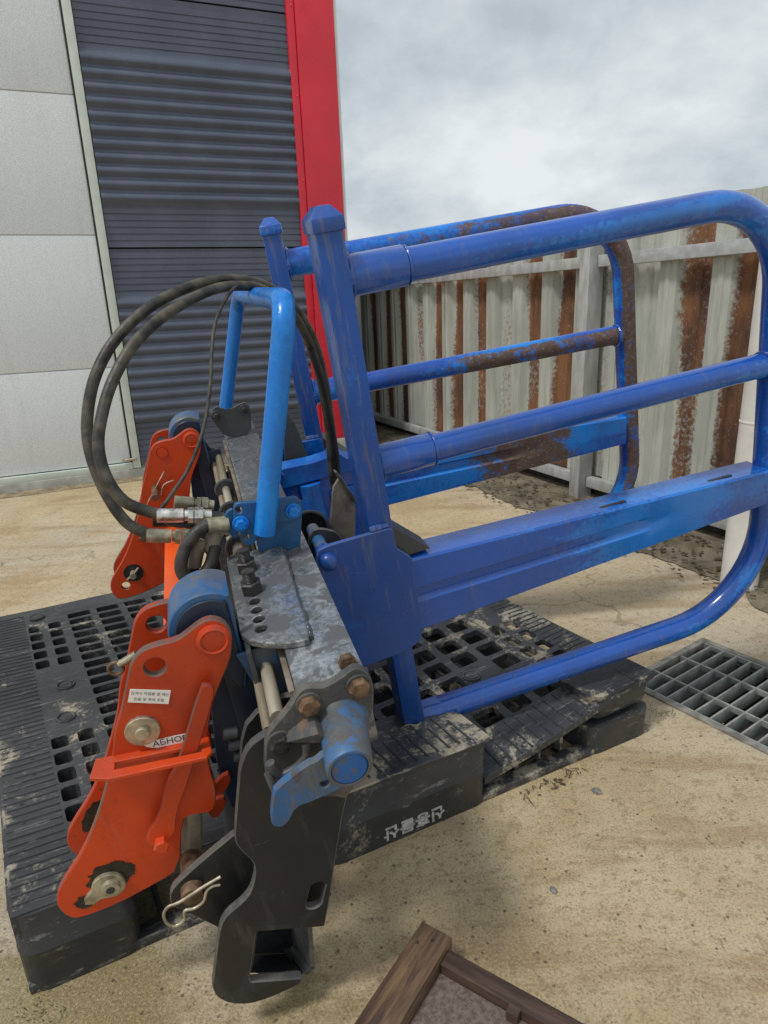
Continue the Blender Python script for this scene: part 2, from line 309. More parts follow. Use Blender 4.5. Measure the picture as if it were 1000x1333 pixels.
def arcpath(pts, rad, seg=8):
    """polyline with rounded corners; rad per inner corner"""
    pts = [Vector(p) for p in pts]; o = [pts[0]]
    for i in range(1, len(pts)-1):
        p = pts[i]; a = (pts[i-1]-p).normalized(); b = (pts[i+1]-p).normalized(); r = rad[i-1] if isinstance(rad, (list, tuple)) else rad
        th = a.angle(b)/2; dd = min(r/math.tan(th), (pts[i-1]-p).length*.95, (pts[i+1]-p).length*.95); r = dd*math.tan(th)
        cen = p + (a+b).normalized()*(r/math.sin(th)); s0 = p+a*dd-cen; s1 = p+b*dd-cen; tot = s0.angle(s1); ax = s0.cross(s1).normalized()
        for j in range(seg+1): o.append(cen + Matrix.Rotation(tot*j/seg, 3, ax) @ s0)
    o.append(pts[-1]); return o
def chaikin(p, it=1, q=.25):
    for _ in range(it):
        o = []
        for i in range(len(p)):
            a, b = p[i], p[(i+1) % len(p)]
            o += [(a[0]*(1-q)+b[0]*q, a[1]*(1-q)+b[1]*q), (a[0]*q+b[0]*(1-q), a[1]*q+b[1]*(1-q))]
        p = o
    return p
def circ(cx, cy, r, n=20, ry=None): return [(cx+r*math.cos(2*math.pi*i/n), cy+(ry or r)*math.sin(2*math.pi*i/n)) for i in range(n)]
def inset(p, d):
    n = len(p); ar = sum(p[i][0]*p[(i+1) % n][1]-p[(i+1) % n][0]*p[i][1] for i in range(n)); sg = 1 if ar > 0 else -1; o = []
    for i in range(n):
        a, b, c = Vector(p[i-1]), Vector(p[i]), Vector(p[(i+1) % n]); e1 = (b-a); e2 = (c-b)
        if e1.length < 1e-7 or e2.length < 1e-7: o.append(tuple(b)); continue
        e1.normalize(); e2.normalize(); n1 = Vector((-e1.y, e1.x))*sg; n2 = Vector((-e2.y, e2.x))*sg; m = n1+n2
        m = m/max(.5, m.length_squared)*2 if m.length > 1e-6 else n1
        o.append(tuple(b+m*d*.5*1.0 if False else b + m*d/ max(1e-6, 1)))
    return o
def plate_data(outline, holes, y0, y1, bev, mb=None, tf=None):
    """flat plate in the x-z plane from y0 to y1 with chamfered rims and real holes"""
    mb = mb or MB(); tf = tf or (lambda x, y, z: (x, y, z))
    loops = [outline]+holes; vs = []; fs = []; idx = []
    for li, lp in enumerate(loops):
        ins = inset(lp, bev if li == 0 else -bev) if bev else lp; n = len(lp); base = len(vs)
        rings = [(ins, y0), (lp, y0+bev), (lp, y1-bev), (ins, y1)] if bev else [(lp, y0), (lp, y1)]
        for r, y in rings: vs += [tf(q[0], y, q[1]) for q in r]
        m = len(rings)
        for i in range(m-1):
            for j in range(n): fs.append((base+i*n+j, base+i*n+(j+1) % n, base+(i+1)*n+(j+1) % n, base+(i+1)*n+j))
        idx.append((base, base+(m-1)*n, n, ins))
    flat = [[Vector((q[0], q[1], 0)) for q in x[3]] for x in idx]
    mp0 = []; mp1 = []
    for b0, b1, n, _ in idx: mp0 += [b0+i for i in range(n)]; mp1 += [b1+i for i in range(n)]
    for t in tessellate_polygon(flat): fs += [tuple(mp0[i] for i in t), tuple(mp1[i] for i in reversed(t))]
    return mb.add(vs, fs)
def plate(name, outline, y0, y1, mat, parent, holes=[], bev=.0012, smooth=30):
    o = plate_data(outline, list(holes), y0, y1, bev).build(name, mat, parent, smooth)
    em = EDGE.get(mat)
    if em:
        o.data.materials.append(MAT[em])
        for p in o.data.polygons:
            if abs(p.normal.y) < .9: p.material_index = 1
    return o
EDGE = {'orange': 'orange_edge', 'black_paint': 'black_edge_lit', 'blue_plate': 'blue_edge', 'casting': 'black_edge_lit', 'slate_paint': 'black_edge_lit'}
def slab(name, outline, z0, z1, mat, parent, holes=[], bev=.0012, smooth=30):
    """same, lying in the x-y plane"""
    return plate_data(outline, list(holes), z0, z1, bev, tf=lambda x, y, z: (x, z, y)).build(name, mat, parent, smooth)
def empty(name, loc=(0, 0, 0), mat=None):
    o = bpy.data.objects.new(name, None); COL.objects.link(o); o.empty_display_size = .1
    if mat: o.matrix_world = mat
    else: o.location = loc
    return o
def tag(o, label=None, cat=None, group=None, kind=None):
    for k_, v_ in (('label', label), ('category', cat), ('group', group), ('kind', kind)):
        if v_: o[k_] = v_
    return o
def copy_tree(o, parent=None):
    c = o.copy(); COL.objects.link(c); c.parent = parent
    for ch in list(o.children): copy_tree(ch, c)
    return c
def text_mesh(body, size, extrude=0., bold=0.):
    cu = bpy.data.curves.new('t', 'FONT'); cu.body = body; cu.size = size; cu.extrude = extrude; cu.offset = bold; cu.align_x = 'CENTER'; cu.align_y = 'CENTER'; cu.resolution_u = 3
    o = bpy.data.objects.new('t', cu); COL.objects.link(o)
    dg = bpy.context.evaluated_depsgraph_get(); me = bpy.data.meshes.new_from_object(o.evaluated_get(dg))
    bpy.data.objects.remove(o); bpy.data.curves.remove(cu); me.materials.clear(); return me
def frame(o, x, y, z):
    return Matrix(((x[0], y[0], z[0], o[0]), (x[1], y[1], z[1], o[1]), (x[2], y[2], z[2], o[2]), (0, 0, 0, 1)))
# ================================================================== SETTING
def gz(x, y): return 0.0
# drain pit frame: gx short side, gy long side (towards the right)
G0 = Vector((.702, 1.553, 0)); g1 = Vector((.905, 1.690, 0)); gx = (g1-G0); gl = gx.length; gx.normalize(); gy = Vector((gx.y, -gx.x, 0))
G0 = G0 - gx*.098; GW, GL = gl+.098, 1.35
pitc = [G0+gx*a+gy*b for a, b in ((0, 0), (GW, 0), (GW, GL), (0, GL))]
ring0 = [(-600, -600), (600, -600), (600, 600), (-600, 600)]
big_ = [Vector((x, y, 0)) for x, y in ring0]
mb = MB(); vv = big_+pitc
mb.add([(p.x, p.y, 0) for p in vv], [t for t in tessellate_polygon([big_, pitc])])
tag(mb.build('ground', 'concrete', smooth=0), kind='structure')

# ---- fence line frame: x = along the fence (away), y = towards the back of the sheets, z up
FA = R(-25.3); FD = Vector((math.sin(FA), math.cos(FA), 0)); FN = Vector((math.cos(FA), -math.sin(FA), 0)); FO = Vector((.985, 3.175, 0))
def fpt(s, o, z): return FO+FD*s+FN*o+Vector((0, 0, z))
# soil strip in front of the fence with a ragged slab edge
mb = MB(); rows = []
for i in range(201):
    s = -2.2+i*.03; e = -.36+.11*noise.noise(Vector((s*1.6, 3, 0)))+.06*noise.noise(Vector((s*6, 8, 0)))+.03*noise.noise(Vector((s*17, 2, 0)))
    if s > .6: e -= .05
    rows.append([fpt(s, e, .004), fpt(s, e*.6, .009+.012*noise.noise(Vector((s*5, 1, 0)))), fpt(s, e*.25, .014+.014*noise.noise(Vector((s*5, 5, 0)))), fpt(s, .6, .01)])
for i in range(200):
    mb.add(rows[i]+rows[i+1], [(j, j+1, 5+j, 4+j) for j in range(3)])
tag(mb.build('soil_strip', 'soil', smooth=80), kind='structure')

# ---- corrugated fence
fence = tag(empty('corrugated_fence', FO), 'pale corrugated metal fence streaked with rust on galvanised posts', 'fence')
def fl_(s, o, z): return FD*s+FN*o+Vector((0, 0, z))
RUST = {2.985: .4, 2.735: .15, 2.485: .7, 2.235: .66, 1.985: .6, 1.735: .32, 1.485: .58, 1.235: .6, .985: .5, .735: .31, .485: .55, .235: .66, -.015: .3, -.235: .26, -.515: .5, -.75: .66, -1.015: .3, -1.265: .5, -1.515: .45}
def rust_at(s, z):
    best = 0
    for c_, a in RUST.items():
        d = abs(s-c_)
        wdt = .062 + .024*noise.noise(Vector((c_*9, z*1.5, 0)))
        a_ = a*(.82+.36*noise.noise(Vector((c_*3.3, z*1.9, 4))))
        best = max(best, a_*max(0, min(1, (wdt+.03-d)/.05)))
    return best*(1 if z < 1.2 or s > -.4 else max(0, 1-(z-1.2)/.05))
prof = [(-.125, -.006), (-.114, -.006), (-.109, 0), (-.082, 0), (-.062, .034), (-.022, .034), (-.016, .028), (.016, .028), (.022, .034), (.062, .034), (.082, 0), (.109, 0), (.114, -.006)]
xs = []
for k_ in range(-9, 10):
    c_ = .735+.25*k_
    for a, b in prof: xs.append((c_+a, b))
fine = []
for i in range(len(xs)-1):
    for j in range(2): t = j/2; fine.append((xs[i][0]*(1-t)+xs[i+1][0]*t, xs[i][1]*(1-t)+xs[i+1][1]*t))
zs = [.1+i*(1.2/24) for i in range(25)]
step_ = 78
for p0 in range(0, len(fine)-1, step_):
    seg = fine[p0:p0+step_+4]; vs = []; rv = []
    off = .045 + (.003 if (p0//step_) % 2 else 0)
    for z in zs:
        for s, d in seg: vs.append(fl_(s, off+d, z+.004*((p0//step_) % 3))); rv.append(rust_at(s, z))
    n = len(seg); m = MB().add(vs, [(j*n+i, j*n+i+1, (j+1)*n+i+1, (j+1)*n+i) for j in range(len(zs)-1) for i in range(n-1)])
    me = bpy.data.meshes.new('sheet_panel'); me.from_pydata(m.v, [], m.f)
    at = me.attributes.new('rust', 'FLOAT', 'POINT'); at.data.foreach_set('value', rv)
    link('sheet_panel', me, 'fence_sheet', fence, 20)
def fbar(name, s0, s1, o0, o1, z0, z1, mat, bev=.004):
    MX = frame((0, 0, 0), FD, FN, (0, 0, 1)); return MB().box((s0, o0, z0), (s1, o1, z1), MX).build(name, mat, fence, bevel=bev)
fbar('rail', -1.6, -.036, .0, .04, 1.085, 1.135, 'galvanised'); fbar('rail', .036, 3.9, .0, .04, 1.085, 1.135, 'galvanised_old')
fbar('rail', -1.6, -.036, .0, .04, .065, .115, 'galvanised_old'); fbar('rail', .036, 3.9, .0, .04, .065, .115, 'galvanised_old')
fbar('post', -.033, .033, -.045, .042, 0, 1.27, 'galvanised_old', .006); fbar('post', 2.58, 2.66, -.06, .0, 0, 1.06, 'pale_trim', .006)
fbar('post', -1.62, -1.55, -.045, .042, 0, 1.27, 'galvanised_old', .006)
fbar('gap_shade', -1.7, 3.9, .07, .2, -.05, .1, 'pit_dark')  # shade of the gap under the rail put in as a near-black base

# ---- warehouse wall
WA = R(67.2); WD = Vector((math.sin(WA), math.cos(WA), 0)); WN = Vector((-math.cos(WA), math.sin(WA), 0)); WO = Vector((-1.846, 3.85, 0))   # WN points into the building
ware = empty('warehouse', mat=frame(WO, WD, WN, (0, 0, 1)))
tag(ware, 'warehouse with white panel door, dark ribbed cladding and red corner trim', 'building')
# door leaf panels and frame
for z0, z1 in ((.095, .671), (.671, 1.392), (1.392, 2.078), (2.078, 2.75), (2.75, 3.4)):
    MB().box((-2.4, .02, z0+.003), (.333, .06, z1-.003)).build('door_panel', 'stucco_panel', ware, bevel=.003)
MB().box((-2.4, .03, .1), (.333, .055, 3.4)).build('door_core', 'pale_trim', ware)
MB().box((.343, -.004, .058), (.388, .06, 3.5)).build('door_frame', 'door_frame', ware, bevel=.003)
MB().box((-2.4, -.004, .056), (.3415, .06, .092)).build('door_frame', 'door_frame', ware, bevel=.003)
MB().box((-2.6, -.012, -.05), (.41, .2, .055)).build('threshold', 'sill_concrete', ware, bevel=.006)
la = MB().box((.285, -.022, .112), (.37, -.004, .124)); la.cyl((.30, -.018, .118), (.355, -.018, .118), .009, 12); la.build('door_latch', 'zinc', ware, bevel=.001)
MB().box((.3335, .012, .095), (.3425, .05, 3.4)).build('door_gasket', 'rubber_black', ware)
# dark cladding: alternating ribbed and corrugated bands, one mesh per sheet
def clad(z0, z1, bands, off=0):
    pr = []
    def rib(a, b):                                   # fine grooves
        z = a
        while z < b-.02:
            pr.extend([(z, 0), (z+.026, 0), (z+.028, .004), (z+.033, .004)]); z += .035
    def cor(a, b):
        n = max(1, round((b-a)/.064)); h = (b-a)/n
        for i in range(n):
            for t in range(10): pr.append((a+h*(i+t/10), -.003-.017*(1-math.cos(2*math.pi*t/10))*.5-.005*max(0, math.sin(2*math.pi*t/10))))
    for kind, a, b in bands: (rib if kind == 'r' else cor)(a, b)
    pr.append((z1-.004, 0)); pr.append((z1-.002, .012)); pr.insert(0, (z0+.002, .0)); pr.insert(0, (z0+.001, .012))
    vs = []; fs = []
    X = (.392, .7, 1.1, 1.532)
    for z, y in pr:
        for x in X: vs.append((x, y+.012+off, z))
    for i in range(len(pr)-1):
        for j in range(3): fs.append((i*4+j, i*4+j+1, i*4+j+5, i*4+j+4))
    me = bpy.data.meshes.new('cladding_sheet'); me.from_pydata(vs, [], fs); link('cladding_sheet', me, 'dark_cladding', ware, 40)
clad(.085, 1.322, [('r', .09, .33), ('c', .33, 1.06), ('r', 1.06, 1.31)])
clad(1.326, 2.564, [('r', 1.33, 1.555), ('c', 1.555, 2.29), ('r', 2.29, 2.55)])
clad(2.568, 3.5, [('r', 2.57, 2.8), ('c', 2.8, 3.49)])
MB().box((.392, .035, -.05), (1.54, .2, .084)).build('plinth', 'sill_concrete', ware, bevel=.006)
# red corner trim: narrow return, groove and wide face
MB().box((1.522, -.012, .1), (1.566, .05, 3.5)).build('corner_trim', 'red_trim', ware, bevel=.003)
MB().box((1.569, -.022, .1), (1.803, .08, 3.5)).build('corner_trim', 'red_trim', ware, bevel=.004)
for z_ in (.35, .8, 1.25, 1.7, 2.15, 2.6, 3.05):
    MB().hexa((1.553, -.012, z_), (1.553, -.016, z_), .006).build('trim_screw', 'red_trim', ware, 25)
MB().box((1.804, -.016, .1), (1.822, .09, 3.5)).build('edge_strip', 'pale_trim', ware, bevel=.002)
MB().box((1.5425, -.03, -.05), (1.84, .12, .098)).build('plinth', 'sill_concrete', ware, bevel=.008)
MB().box((-2.6, .08, -.05), (1.79, 6, 3.52)).build('wall_core', 'slate_paint', ware)

mb = MB(); rows = []
for i in range(46):
    x = -2.3+i*.1; e = -.10+.05*noise.noise(Vector((x*2.3, 9, 0)))+.03*noise.noise(Vector((x*7, 4, 0)))
    rows.append([WO+WD*x+WN*e+Vector((0, 0, .002)), WO+WD*x+WN*(e*.5)+Vector((0, 0, .006)), WO+WD*x+WN*.03+Vector((0, 0, .008))])
for i in range(45): mb.add(rows[i]+rows[i+1], [(j, j+1, 4+j, 3+j) for j in range(2)])
tag(mb.build('dirt_strip', 'yard_dirt', smooth=80), kind='structure')
# ---- white pipe standing in front of the fence
pp = MB(); px, py = 1.20, 2.065
pr_ = [(.058, -.02), (.058, 1.05), (.0595, 1.06), (.0595, 1.075), (.05, 1.075), (.05, .9)]
pp.loft([[(px+r*math.cos(2*math.pi*i/32), py+r*math.sin(2*math.pi*i/32), z) for i in range(32)] for r, z in pr_], cap=False)
pipe = tag(pp.build('drain_pipe', 'pvc', smooth=40), 'upright white plastic pipe in front of the rusty fence', 'pipe')
pc = MB(); pc.loft([[(px+r*math.cos(2*math.pi*i/32), py+r*math.sin(2*math.pi*i/32), z) for i in range(32)] for r, z in ((.0582, .56), (.0596, .561), (.0596, .566), (.0582, .567))], cap=False); pc.build('pipe_joint', 'pvc', pipe, 40)

# ---- drain grate
grate = empty('drain_grate', mat=frame(G0, gx, gy, (0, 0, 1))); tag(grate, 'galvanised steel drain grating set in the concrete', 'grate')
MB().add([(x, y, z) for z in (-.0005, -.16) for x, y in ((-.0, -.0), (GW, -.0), (GW, GL), (-.0, GL))], [(0, 1, 5, 4), (1, 2, 6, 5), (2, 3, 7, 6), (3, 0, 4, 7), (4, 5, 6, 7)]).build('pit', 'pit_dark', grate)
for a, b in (((-.014, -.014, -.03), (.004, GL+.02, .005)), ((GW-.004, -.014, -.03), (GW+.014, GL+.02, .005)), ((.0045, -.014, -.03), (GW-.0045, .004, .005))):
    MB().box(a, b).build('frame', 'grate_frame', grate, bevel=.002)
bar = MB().box((.005, -.0024, -.034), (GW-.005, .0024, .003)).build('bearing_bar', 'grate_steel', grate, bevel=.0006)
nb = int((GL-.04)/.037); bar.location = (0, .026, 0)
for i in range(1, nb+1):
    q = bar.copy(); COL.objects.link(q); q.location = (0, 0.026+i*.037, 0)
xb = MB().box((-.003, .005, -.012), (.003, GL-.006, .0025)).build('cross_bar', 'grate_steel', grate, bevel=.0006); xb.location = (.008, 0, 0)
for x_ in (.098, .219, GW-.008):
    q = xb.copy(); COL.objects.link(q); q.location = (x_, 0, 0)
# ================================================================== PLASTIC PALLET
PA = Vector((-.5537, .7283, 0)); PD = Vector((.89638, .44328, 0)).normalized(); PN = Vector((-PD.y, PD.x, 0)); PL, PW = 1.275, 1.15
pal = empty('plastic_pallet', mat=frame(PA, PD, PN, (0, 0, 1))); tag(pal, 'broken dark grey plastic pallet lying under the bale grab', 'pallet')
TOP = .15
HL = [(x, x+.031, y, y+.041) for x in (.093, .142) for y in [.165+i*.057 for i in range(5)]+[.752+i*.057 for i in range(5)]]
HL += [(.195+i*.0765, .195+i*.0765+.060, .1+j*.0462, .1+j*.0462+.0325) for i in range(6) for j in range(21)]
HR = [(x, x+.031, y, y+.042) for x in (1.125, 1.172) for y in [.165+i*.06 for i in range(4)]+[.752+i*.057 for i in range(5)]]
HR += [(.664+i*.0765, .664+i*.0765+.056, .1+j*.063, .1+j*.063+.046) for i in range(6) for j in range(15) if not (i == 4 and j == 2)]
def zdef(x, y, part):
    z = 0
    if part == 'L':
        d = math.hypot((x-.68)/.22, (y-.2)/.2); z -= .05*max(0, 1-d)**1.0
        z += .006*noise.noise(Vector((x*3, y*3, 1)))
        if y > 1.0: z -= .02*max(0, (.5-x)/.5)*(y-1.0)/.15*0
    if part == 'R':
        z -= .088*max(0, min(1.2, (1.275-x)/.44))*max(0, 1-y/.62)+.002
        z += .004*noise.noise(Vector((x*4, y*4, 5)))+.008*max(0, (x-1.0)/.275)*max(0, 1-y/.3)
    return z
def deck(name, x0, x1, y0, y1, holes, part, mat, skip=None, th=.034, shift=(0, 0)):
    bx = sorted({round(q, 4) for q in [x0, x1]+[a for h in holes for a in h[:2] if x0 < a < x1]})
    by = sorted({round(q, 4) for q in [y0, y1]+[a for h in holes for a in h[2:] if y0 < a < y1]})
    mb = MB(); nx, ny = len(bx), len(by); solid = [[True]*(ny-1) for _ in range(nx-1)]
    for i in range(nx-1):
        for j in range(ny-1):
            mx_, my_ = (bx[i]+bx[i+1])/2, (by[j]+by[j+1])/2
            if any(h[0] < mx_ < h[1] and h[2] < my_ < h[3] for h in holes): solid[i][j] = False
            if skip and skip(mx_, my_): solid[i][j] = False
    ch = .0035
    def P(x, y, z): return (x+shift[0], y+shift[1], TOP+zdef(x, y, part)+z)
    for i in range(nx-1):
        for j in range(ny-1):
            a, b, c_, d_ = bx[i], bx[i+1], by[j], by[j+1]
            sub = 2 if solid[i][j] else 1
            if solid[i][j]:
                vs = []
                for yy in range(3):
                    for xx in range(3): vs.append(P(a+(b-a)*xx/2, c_+(d_-c_)*yy/2, 0))
                mb.add(vs, [(r*3+q, r*3+q+1, r*3+q+4, r*3+q+3) for r in range(2) for q in range(2)])
                mb.add([P(a, c_, -th), P(b, c_, -th), P(b, d_, -th), P(a, d_, -th)], [(3, 2, 1, 0)])
            for (ii, jj, e) in ((i-1, j, ((a, d_), (a, c_))), (i+1, j, ((b, c_), (b, d_))), (i, j-1, ((a, c_), (b, c_))), (i, j+1, ((b, d_), (a, d_)))):
                out_ = not (0 <= ii < nx-1 and 0 <= jj < ny-1) or not solid[ii][jj]
                if solid[i][j] and out_:
                    (ax, ay), (bx_, by_) = e; mb.add([P(ax, ay, 0), P(bx_, by_, 0), P(bx_, by_, -th), P(ax, ay, -th)], [(0, 3, 2, 1)])
    for a, b, c_, d_ in holes:
        if skip and skip((a+b)/2, (c_+d_)/2): continue
        r_ = .007          # rounded hole corners
        for (cx, cy, sx, sy) in ((a, c_, 1, 1), (b, c_, -1, 1), (b, d_, -1, -1), (a, d_, 1, -1)):
            q = [(cx, cy), (cx+sx*r_, cy), (cx+sx*r_*.3, cy+sy*r_*.3), (cx, cy+sy*r_)]
            vs = [P(x, y, -.0004) for x, y in q]+[P(x, y, -th) for x, y in q]
            mb.add(vs, [(0, 1, 2, 3), (1, 5, 6, 2), (2, 6, 7, 3)])
    me = bpy.data.meshes.new(name); me.from_pydata(mb.v, [], mb.f); bm = bmesh.new(); bm.from_mesh(me); bmesh.ops.remove_doubles(bm, verts=bm.verts, dist=.0003); bmesh.ops.recalc_face_normals(bm, faces=bm.faces); bm.to_mesh(me); bm.free()
    return link(name, me, mat, pal, 0)
def jag(x, y): return .115+.02*noise.noise(Vector((x*25, 2, 0)))+.012*noise.noise(Vector((x*60, 7, 0)))
dL = deck('deck', 0, .645, 0, PW, HL, 'L', 'pallet_deck', skip=lambda x, y: (x > .47 and y < .13))
deck('deck', .649, 1.275, .0, PW, HR, 'R', 'pallet_dusty', th=.015, skip=lambda x, y: (x < .83 and y < .085))
# lip below the deck edges
def rbox2(a, b, r, z0, z1, taper=0, z1a=None):
    (x0, y0), (x1, y1) = a, b; o = []
    for cx, cy, st in ((x1-r, y1-r, 0), (x0+r, y1-r, 90), (x0+r, y0+r, 180), (x1-r, y0+r, 270)):
        for i in range(6): t = R(st+i*18); o.append((cx+r*math.cos(t), cy+r*math.sin(t)))
    return o
def block(name, a, b, mat, z0=0, z1=.116, seam=True, tilt=None):
    ol = rbox2(a, b, .028, 0, 0); cx, cy = (a[0]+b[0])/2, (a[1]+b[1])/2
    def ring(z, s): return [((x-cx)*s+cx, (y-cy)*s+cy, z) for x, y in ol]
    if seam: rings = [ring(z0, .97), ring(z0+.006, .985), ring(.072, .996), ring(.0735, 1.006), ring(.0765, 1.006), ring(.078, .996), ring(z1, 1.0)]
    else: rings = [ring(z0, .96), ring(z0+.01, .98), ring(z1, 1.0)]
    m = MB().loft(rings)
    if tilt: m.v = [tuple(tilt @ Vector(q)) for q in m.v]
    return m.build(name, mat, pal, 40)
for x0, x1 in ((-.003, .165), (.474, .826), (1.085, 1.278)):
    for y0, y1 in ((-.005, .16), (.5, .65), (.99, 1.153)):
        if x0 > 1 and y0 < .1:
            block('lower_block', (x0+.005, y0), (x1-.006, y1), 'pallet_plastic', 0, .07, seam=False)
            T = Matrix.Translation((1.19, .08, .085)) @ Matrix.Rotation(R(-3), 4, 'Y') @ Matrix.Rotation(R(1), 4, 'X')
            b_ = MB(); ol = rbox2((-.085, -.078), (.088, .09), .03, 0, 0)
            b_.loft([[T @ Vector((x*s, y*s, z)) for x, y in ol] for z, s in ((0, .93), (.008, .96), (.06, 1.0))]); b_.build('upper_block', 'pallet_dusty', pal, 40)
        else: block('block', (x0, y0), (x1, y1), 'pallet_plastic', 0, (.1475 if y0 < 0 else .115))
# the edge skirt around the deck (front, left, back)
def skirt(pts, z0, z1, mat='pallet_plastic', th=.006):
    m = MB(); m.loft([[Vector((x, y, z0+.0)), Vector((x, y, z1))] + [Vector((x, y+th, z1)), Vector((x, y+th, z0))] for x, y in pts]); return m.build('deck_skirt', mat, pal, 30)
skirt([(.15, -.003), (.474, -.003)], .118, TOP-.003)
m = MB().box((-.003, .15, .1), (.004, PW-.012, TOP-.003)); m.build('deck_skirt', 'pallet_plastic', pal)
m = MB().box((.012, PW-.003, .1), (1.26, PW+.003, TOP-.012)); m.build('deck_skirt', 'pallet_plastic', pal)
# broken ledge kept by the centre block, with a ragged rear edge
ol = [(.472, -.008), (.828, -.008)] + [(.826-(.354)*i/36, jag(i*.354/36, 0) - (.03 if i in (0, 36) else 0)) for i in range(37)]
led = slab('broken_deck_ledge', ol, .1476, TOP+.003, 'pallet_caked', pal, bev=.002)
# raised ribs on the ledge, on the flap and on the left end of the deck
def ribs(seq, mat, zf, name='deck_rib'):
    for (xa, ya, xb, yb) in seq:
        n = 5; vs = []
        dx_, dy_ = xb-xa, yb-ya; l = math.hypot(dx_, dy_); nx, ny = -dy_/l*.0016, dx_/l*.0016
        for i in range(n):
            t = i/(n-1); x, y = xa+dx_*t, ya+dy_*t; z = zf(x, y)
            vs += [(x-nx*1.7, y-ny*1.7, z-.001), (x-nx, y-ny, z+.0022), (x+nx, y+ny, z+.0022), (x+nx*1.7, y+ny*1.7, z-.001)]
        MB().add(vs, [(i*4+j, i*4+j+1, i*4+j+5, i*4+j+4) for i in range(n-1) for j in range(3)]).build(name, mat, pal, 0)
ribs([(.50+i*.024, .006, .50+i*.024, .092+.012*math.sin(i*3)) for i in range(13)], 'pallet_plastic', lambda x, y: TOP+.003)
ribs([(.862+i*.026, .004, .862+i*.026, .092) for i in range(15)], 'pallet_plastic', lambda x, y: TOP+zdef(x, y, 'R'))
ribs([(.004, .02+i*.0185, .088, .02+i*.0185) for i in range(60)], 'pallet_plastic', lambda x, y: TOP+zdef(x, y, 'L'))
ribs([(1.205, .12+i*.0185, 1.268, .12+i*.0185) for i in range(54)], 'pallet_plastic', lambda x, y: TOP+zdef(x, y, 'R'))
# anti-slip dots, weld rings
def ring_at(x, y, z, r, mat='pallet_plastic', name='weld_ring'):
    m = MB(); m.tube([(x+r*math.cos(t*math.pi/10), y+r*math.sin(t*math.pi/10), z) for t in range(20)], .0025, 6, closed=True); m.cyl((x, y, z-.004), (x, y, z+.0012), r*.72, 16); m.cyl((x, y, z), (x, y, z+.002), r*.3, 12); return m.build(name, mat, pal, 40)
ring_at(.974, .25, TOP+zdef(.974, .25, 'R')+.002, .02, 'pallet_dusty'); ring_at(.145, .64, TOP+.002, .018); ring_at(.12, 1.08, TOP+.003, .018); ring_at(.13, .5, TOP+.001, .018)
dot = None
for (x, y, p_) in [(.03+.012*(i % 2)*2.2, .2+i*.026, 'L') for i in range(32)] + [(1.22+.02*(i % 2), .15+i*.05, 'R') for i in range(12)] + [(.88+.045*i, .018, 'R') for i in range(8)]:
    z = TOP+zdef(x, y, p_)+.0009
    m = MB().cyl((0, 0, -.002), (0, 0, 0), .0034, 10)
    if dot is None: dot = m.build('drain_hole', 'print_black', pal)
    else: q = dot.copy(); COL.objects.link(q); dot_o = q; q.location = (x, y, z); continue
    dot.location = (x, y, z)
# bottom frame
for a, b in (((.0, .0, 0), (PL, .032, .017)), ((.0, PW-.03, 0), (PL, PW, .017)), ((0, .04, 0), (.03, PW-.04, .016)), ((PL-.03, .04, 0), (PL, PW-.04, .016)), ((.1, .55, 0), (1.17, .6, .016))):
    MB().box(a, b).build('runner', 'pallet_dusty' if a[1] == 0 else 'pallet_plastic', pal, bevel=.004)
for x in [.2, .27, .34, .41] + [.865, .925, .985, 1.045]:
    MB().box((x-.004, .033, .002), (x+.004, .5, .05 if x > .8 else .02)).build('runner_rib', 'pallet_dusty' if x > .8 else 'pallet_plastic', pal, bevel=.001)
MB().box((.83, .16, .002), (1.08, .168, .05)).build('runner_rib', 'pallet_plastic', pal)
MB().box((.03, .17, .004), (1.262, 1.12, .022)).build('hole_shade_sheet', 'hole_shade_black', pal, bevel=.003)  # sheet added below the deck, near-black so its holes look dark
m = MB()
for i in range(40):
    x, y = random.uniform(.84, 1.07), random.uniform(.04, .15); a = random.uniform(0, 6.28); l = random.uniform(.006, .02)
    m.box((-l, -l*.4, 0), (l, l*.4, .0015), Matrix.Translation((x, y, .006+random.uniform(0, .012))) @ Matrix.Rotation(a, 4, 'Z') @ Matrix.Rotation(random.uniform(-.5, .5), 4, 'X'))
tag(m.build('leaf_litter', 'leaf_brown', pal, 0), kind='stuff')
# moulded lettering, upside down as the pallet lies
me = text_mesh('신흥물산', .036, .0008, .0009); tx = link('lettering', me, 'print_grey', pal, 0)
tx.matrix_local = frame((.654, -.0051, .028), (-1, 0, 0), (0, 0, -1), (0, -1, 0)) @ Matrix.Diagonal((1, .86, 1, 1))
# raised panel rim on the left block's front
for a, b in (((.03, -.0005, .062), (.15, .004, .064)), ((.03, -.0005, .016), (.15, .004, .018)), ((.03, -.0005, .018), (.032, .004, .062))): MB().box(a, b).build('panel_rim', 'pallet_plastic', pal)
# torn lump of deck around the post foot
m = MB(); m.tube([(.545, .15, .135), (.57, .145, .142), (.61, .15, .14), (.63, .165, .133)], .006, 8, sub=4); m.build('torn_strip', 'pallet_dusty', pal)
m = MB(); m.tube([(.50+.026*math.cos(t*.5236), .155+.026*math.sin(t*.5236), .132+.004*math.sin(t)) for t in range(12)], .007, 8, closed=True); m.build('torn_socket', 'pallet_plastic', pal)
m = MB(); m.tube([(.575+.018*math.cos(t*.5236), .125+.018*math.sin(t*.5236), .152) for t in range(12)], .005, 8, closed=True); m.build('torn_socket', 'pallet_plastic', pal)
# the pallet is racked out of square by the load
seen_ = set()
for ch in pal.children:
    ch.matrix_local.translation  # local offset
    if ch.location.length > 1e-6: ch.location.x -= .075*ch.location.y
    elif ch.data.name not in seen_:
        seen_.add(ch.data.name)
        for v_ in ch.data.vertices: v_.co.x -= .075*v_.co.y
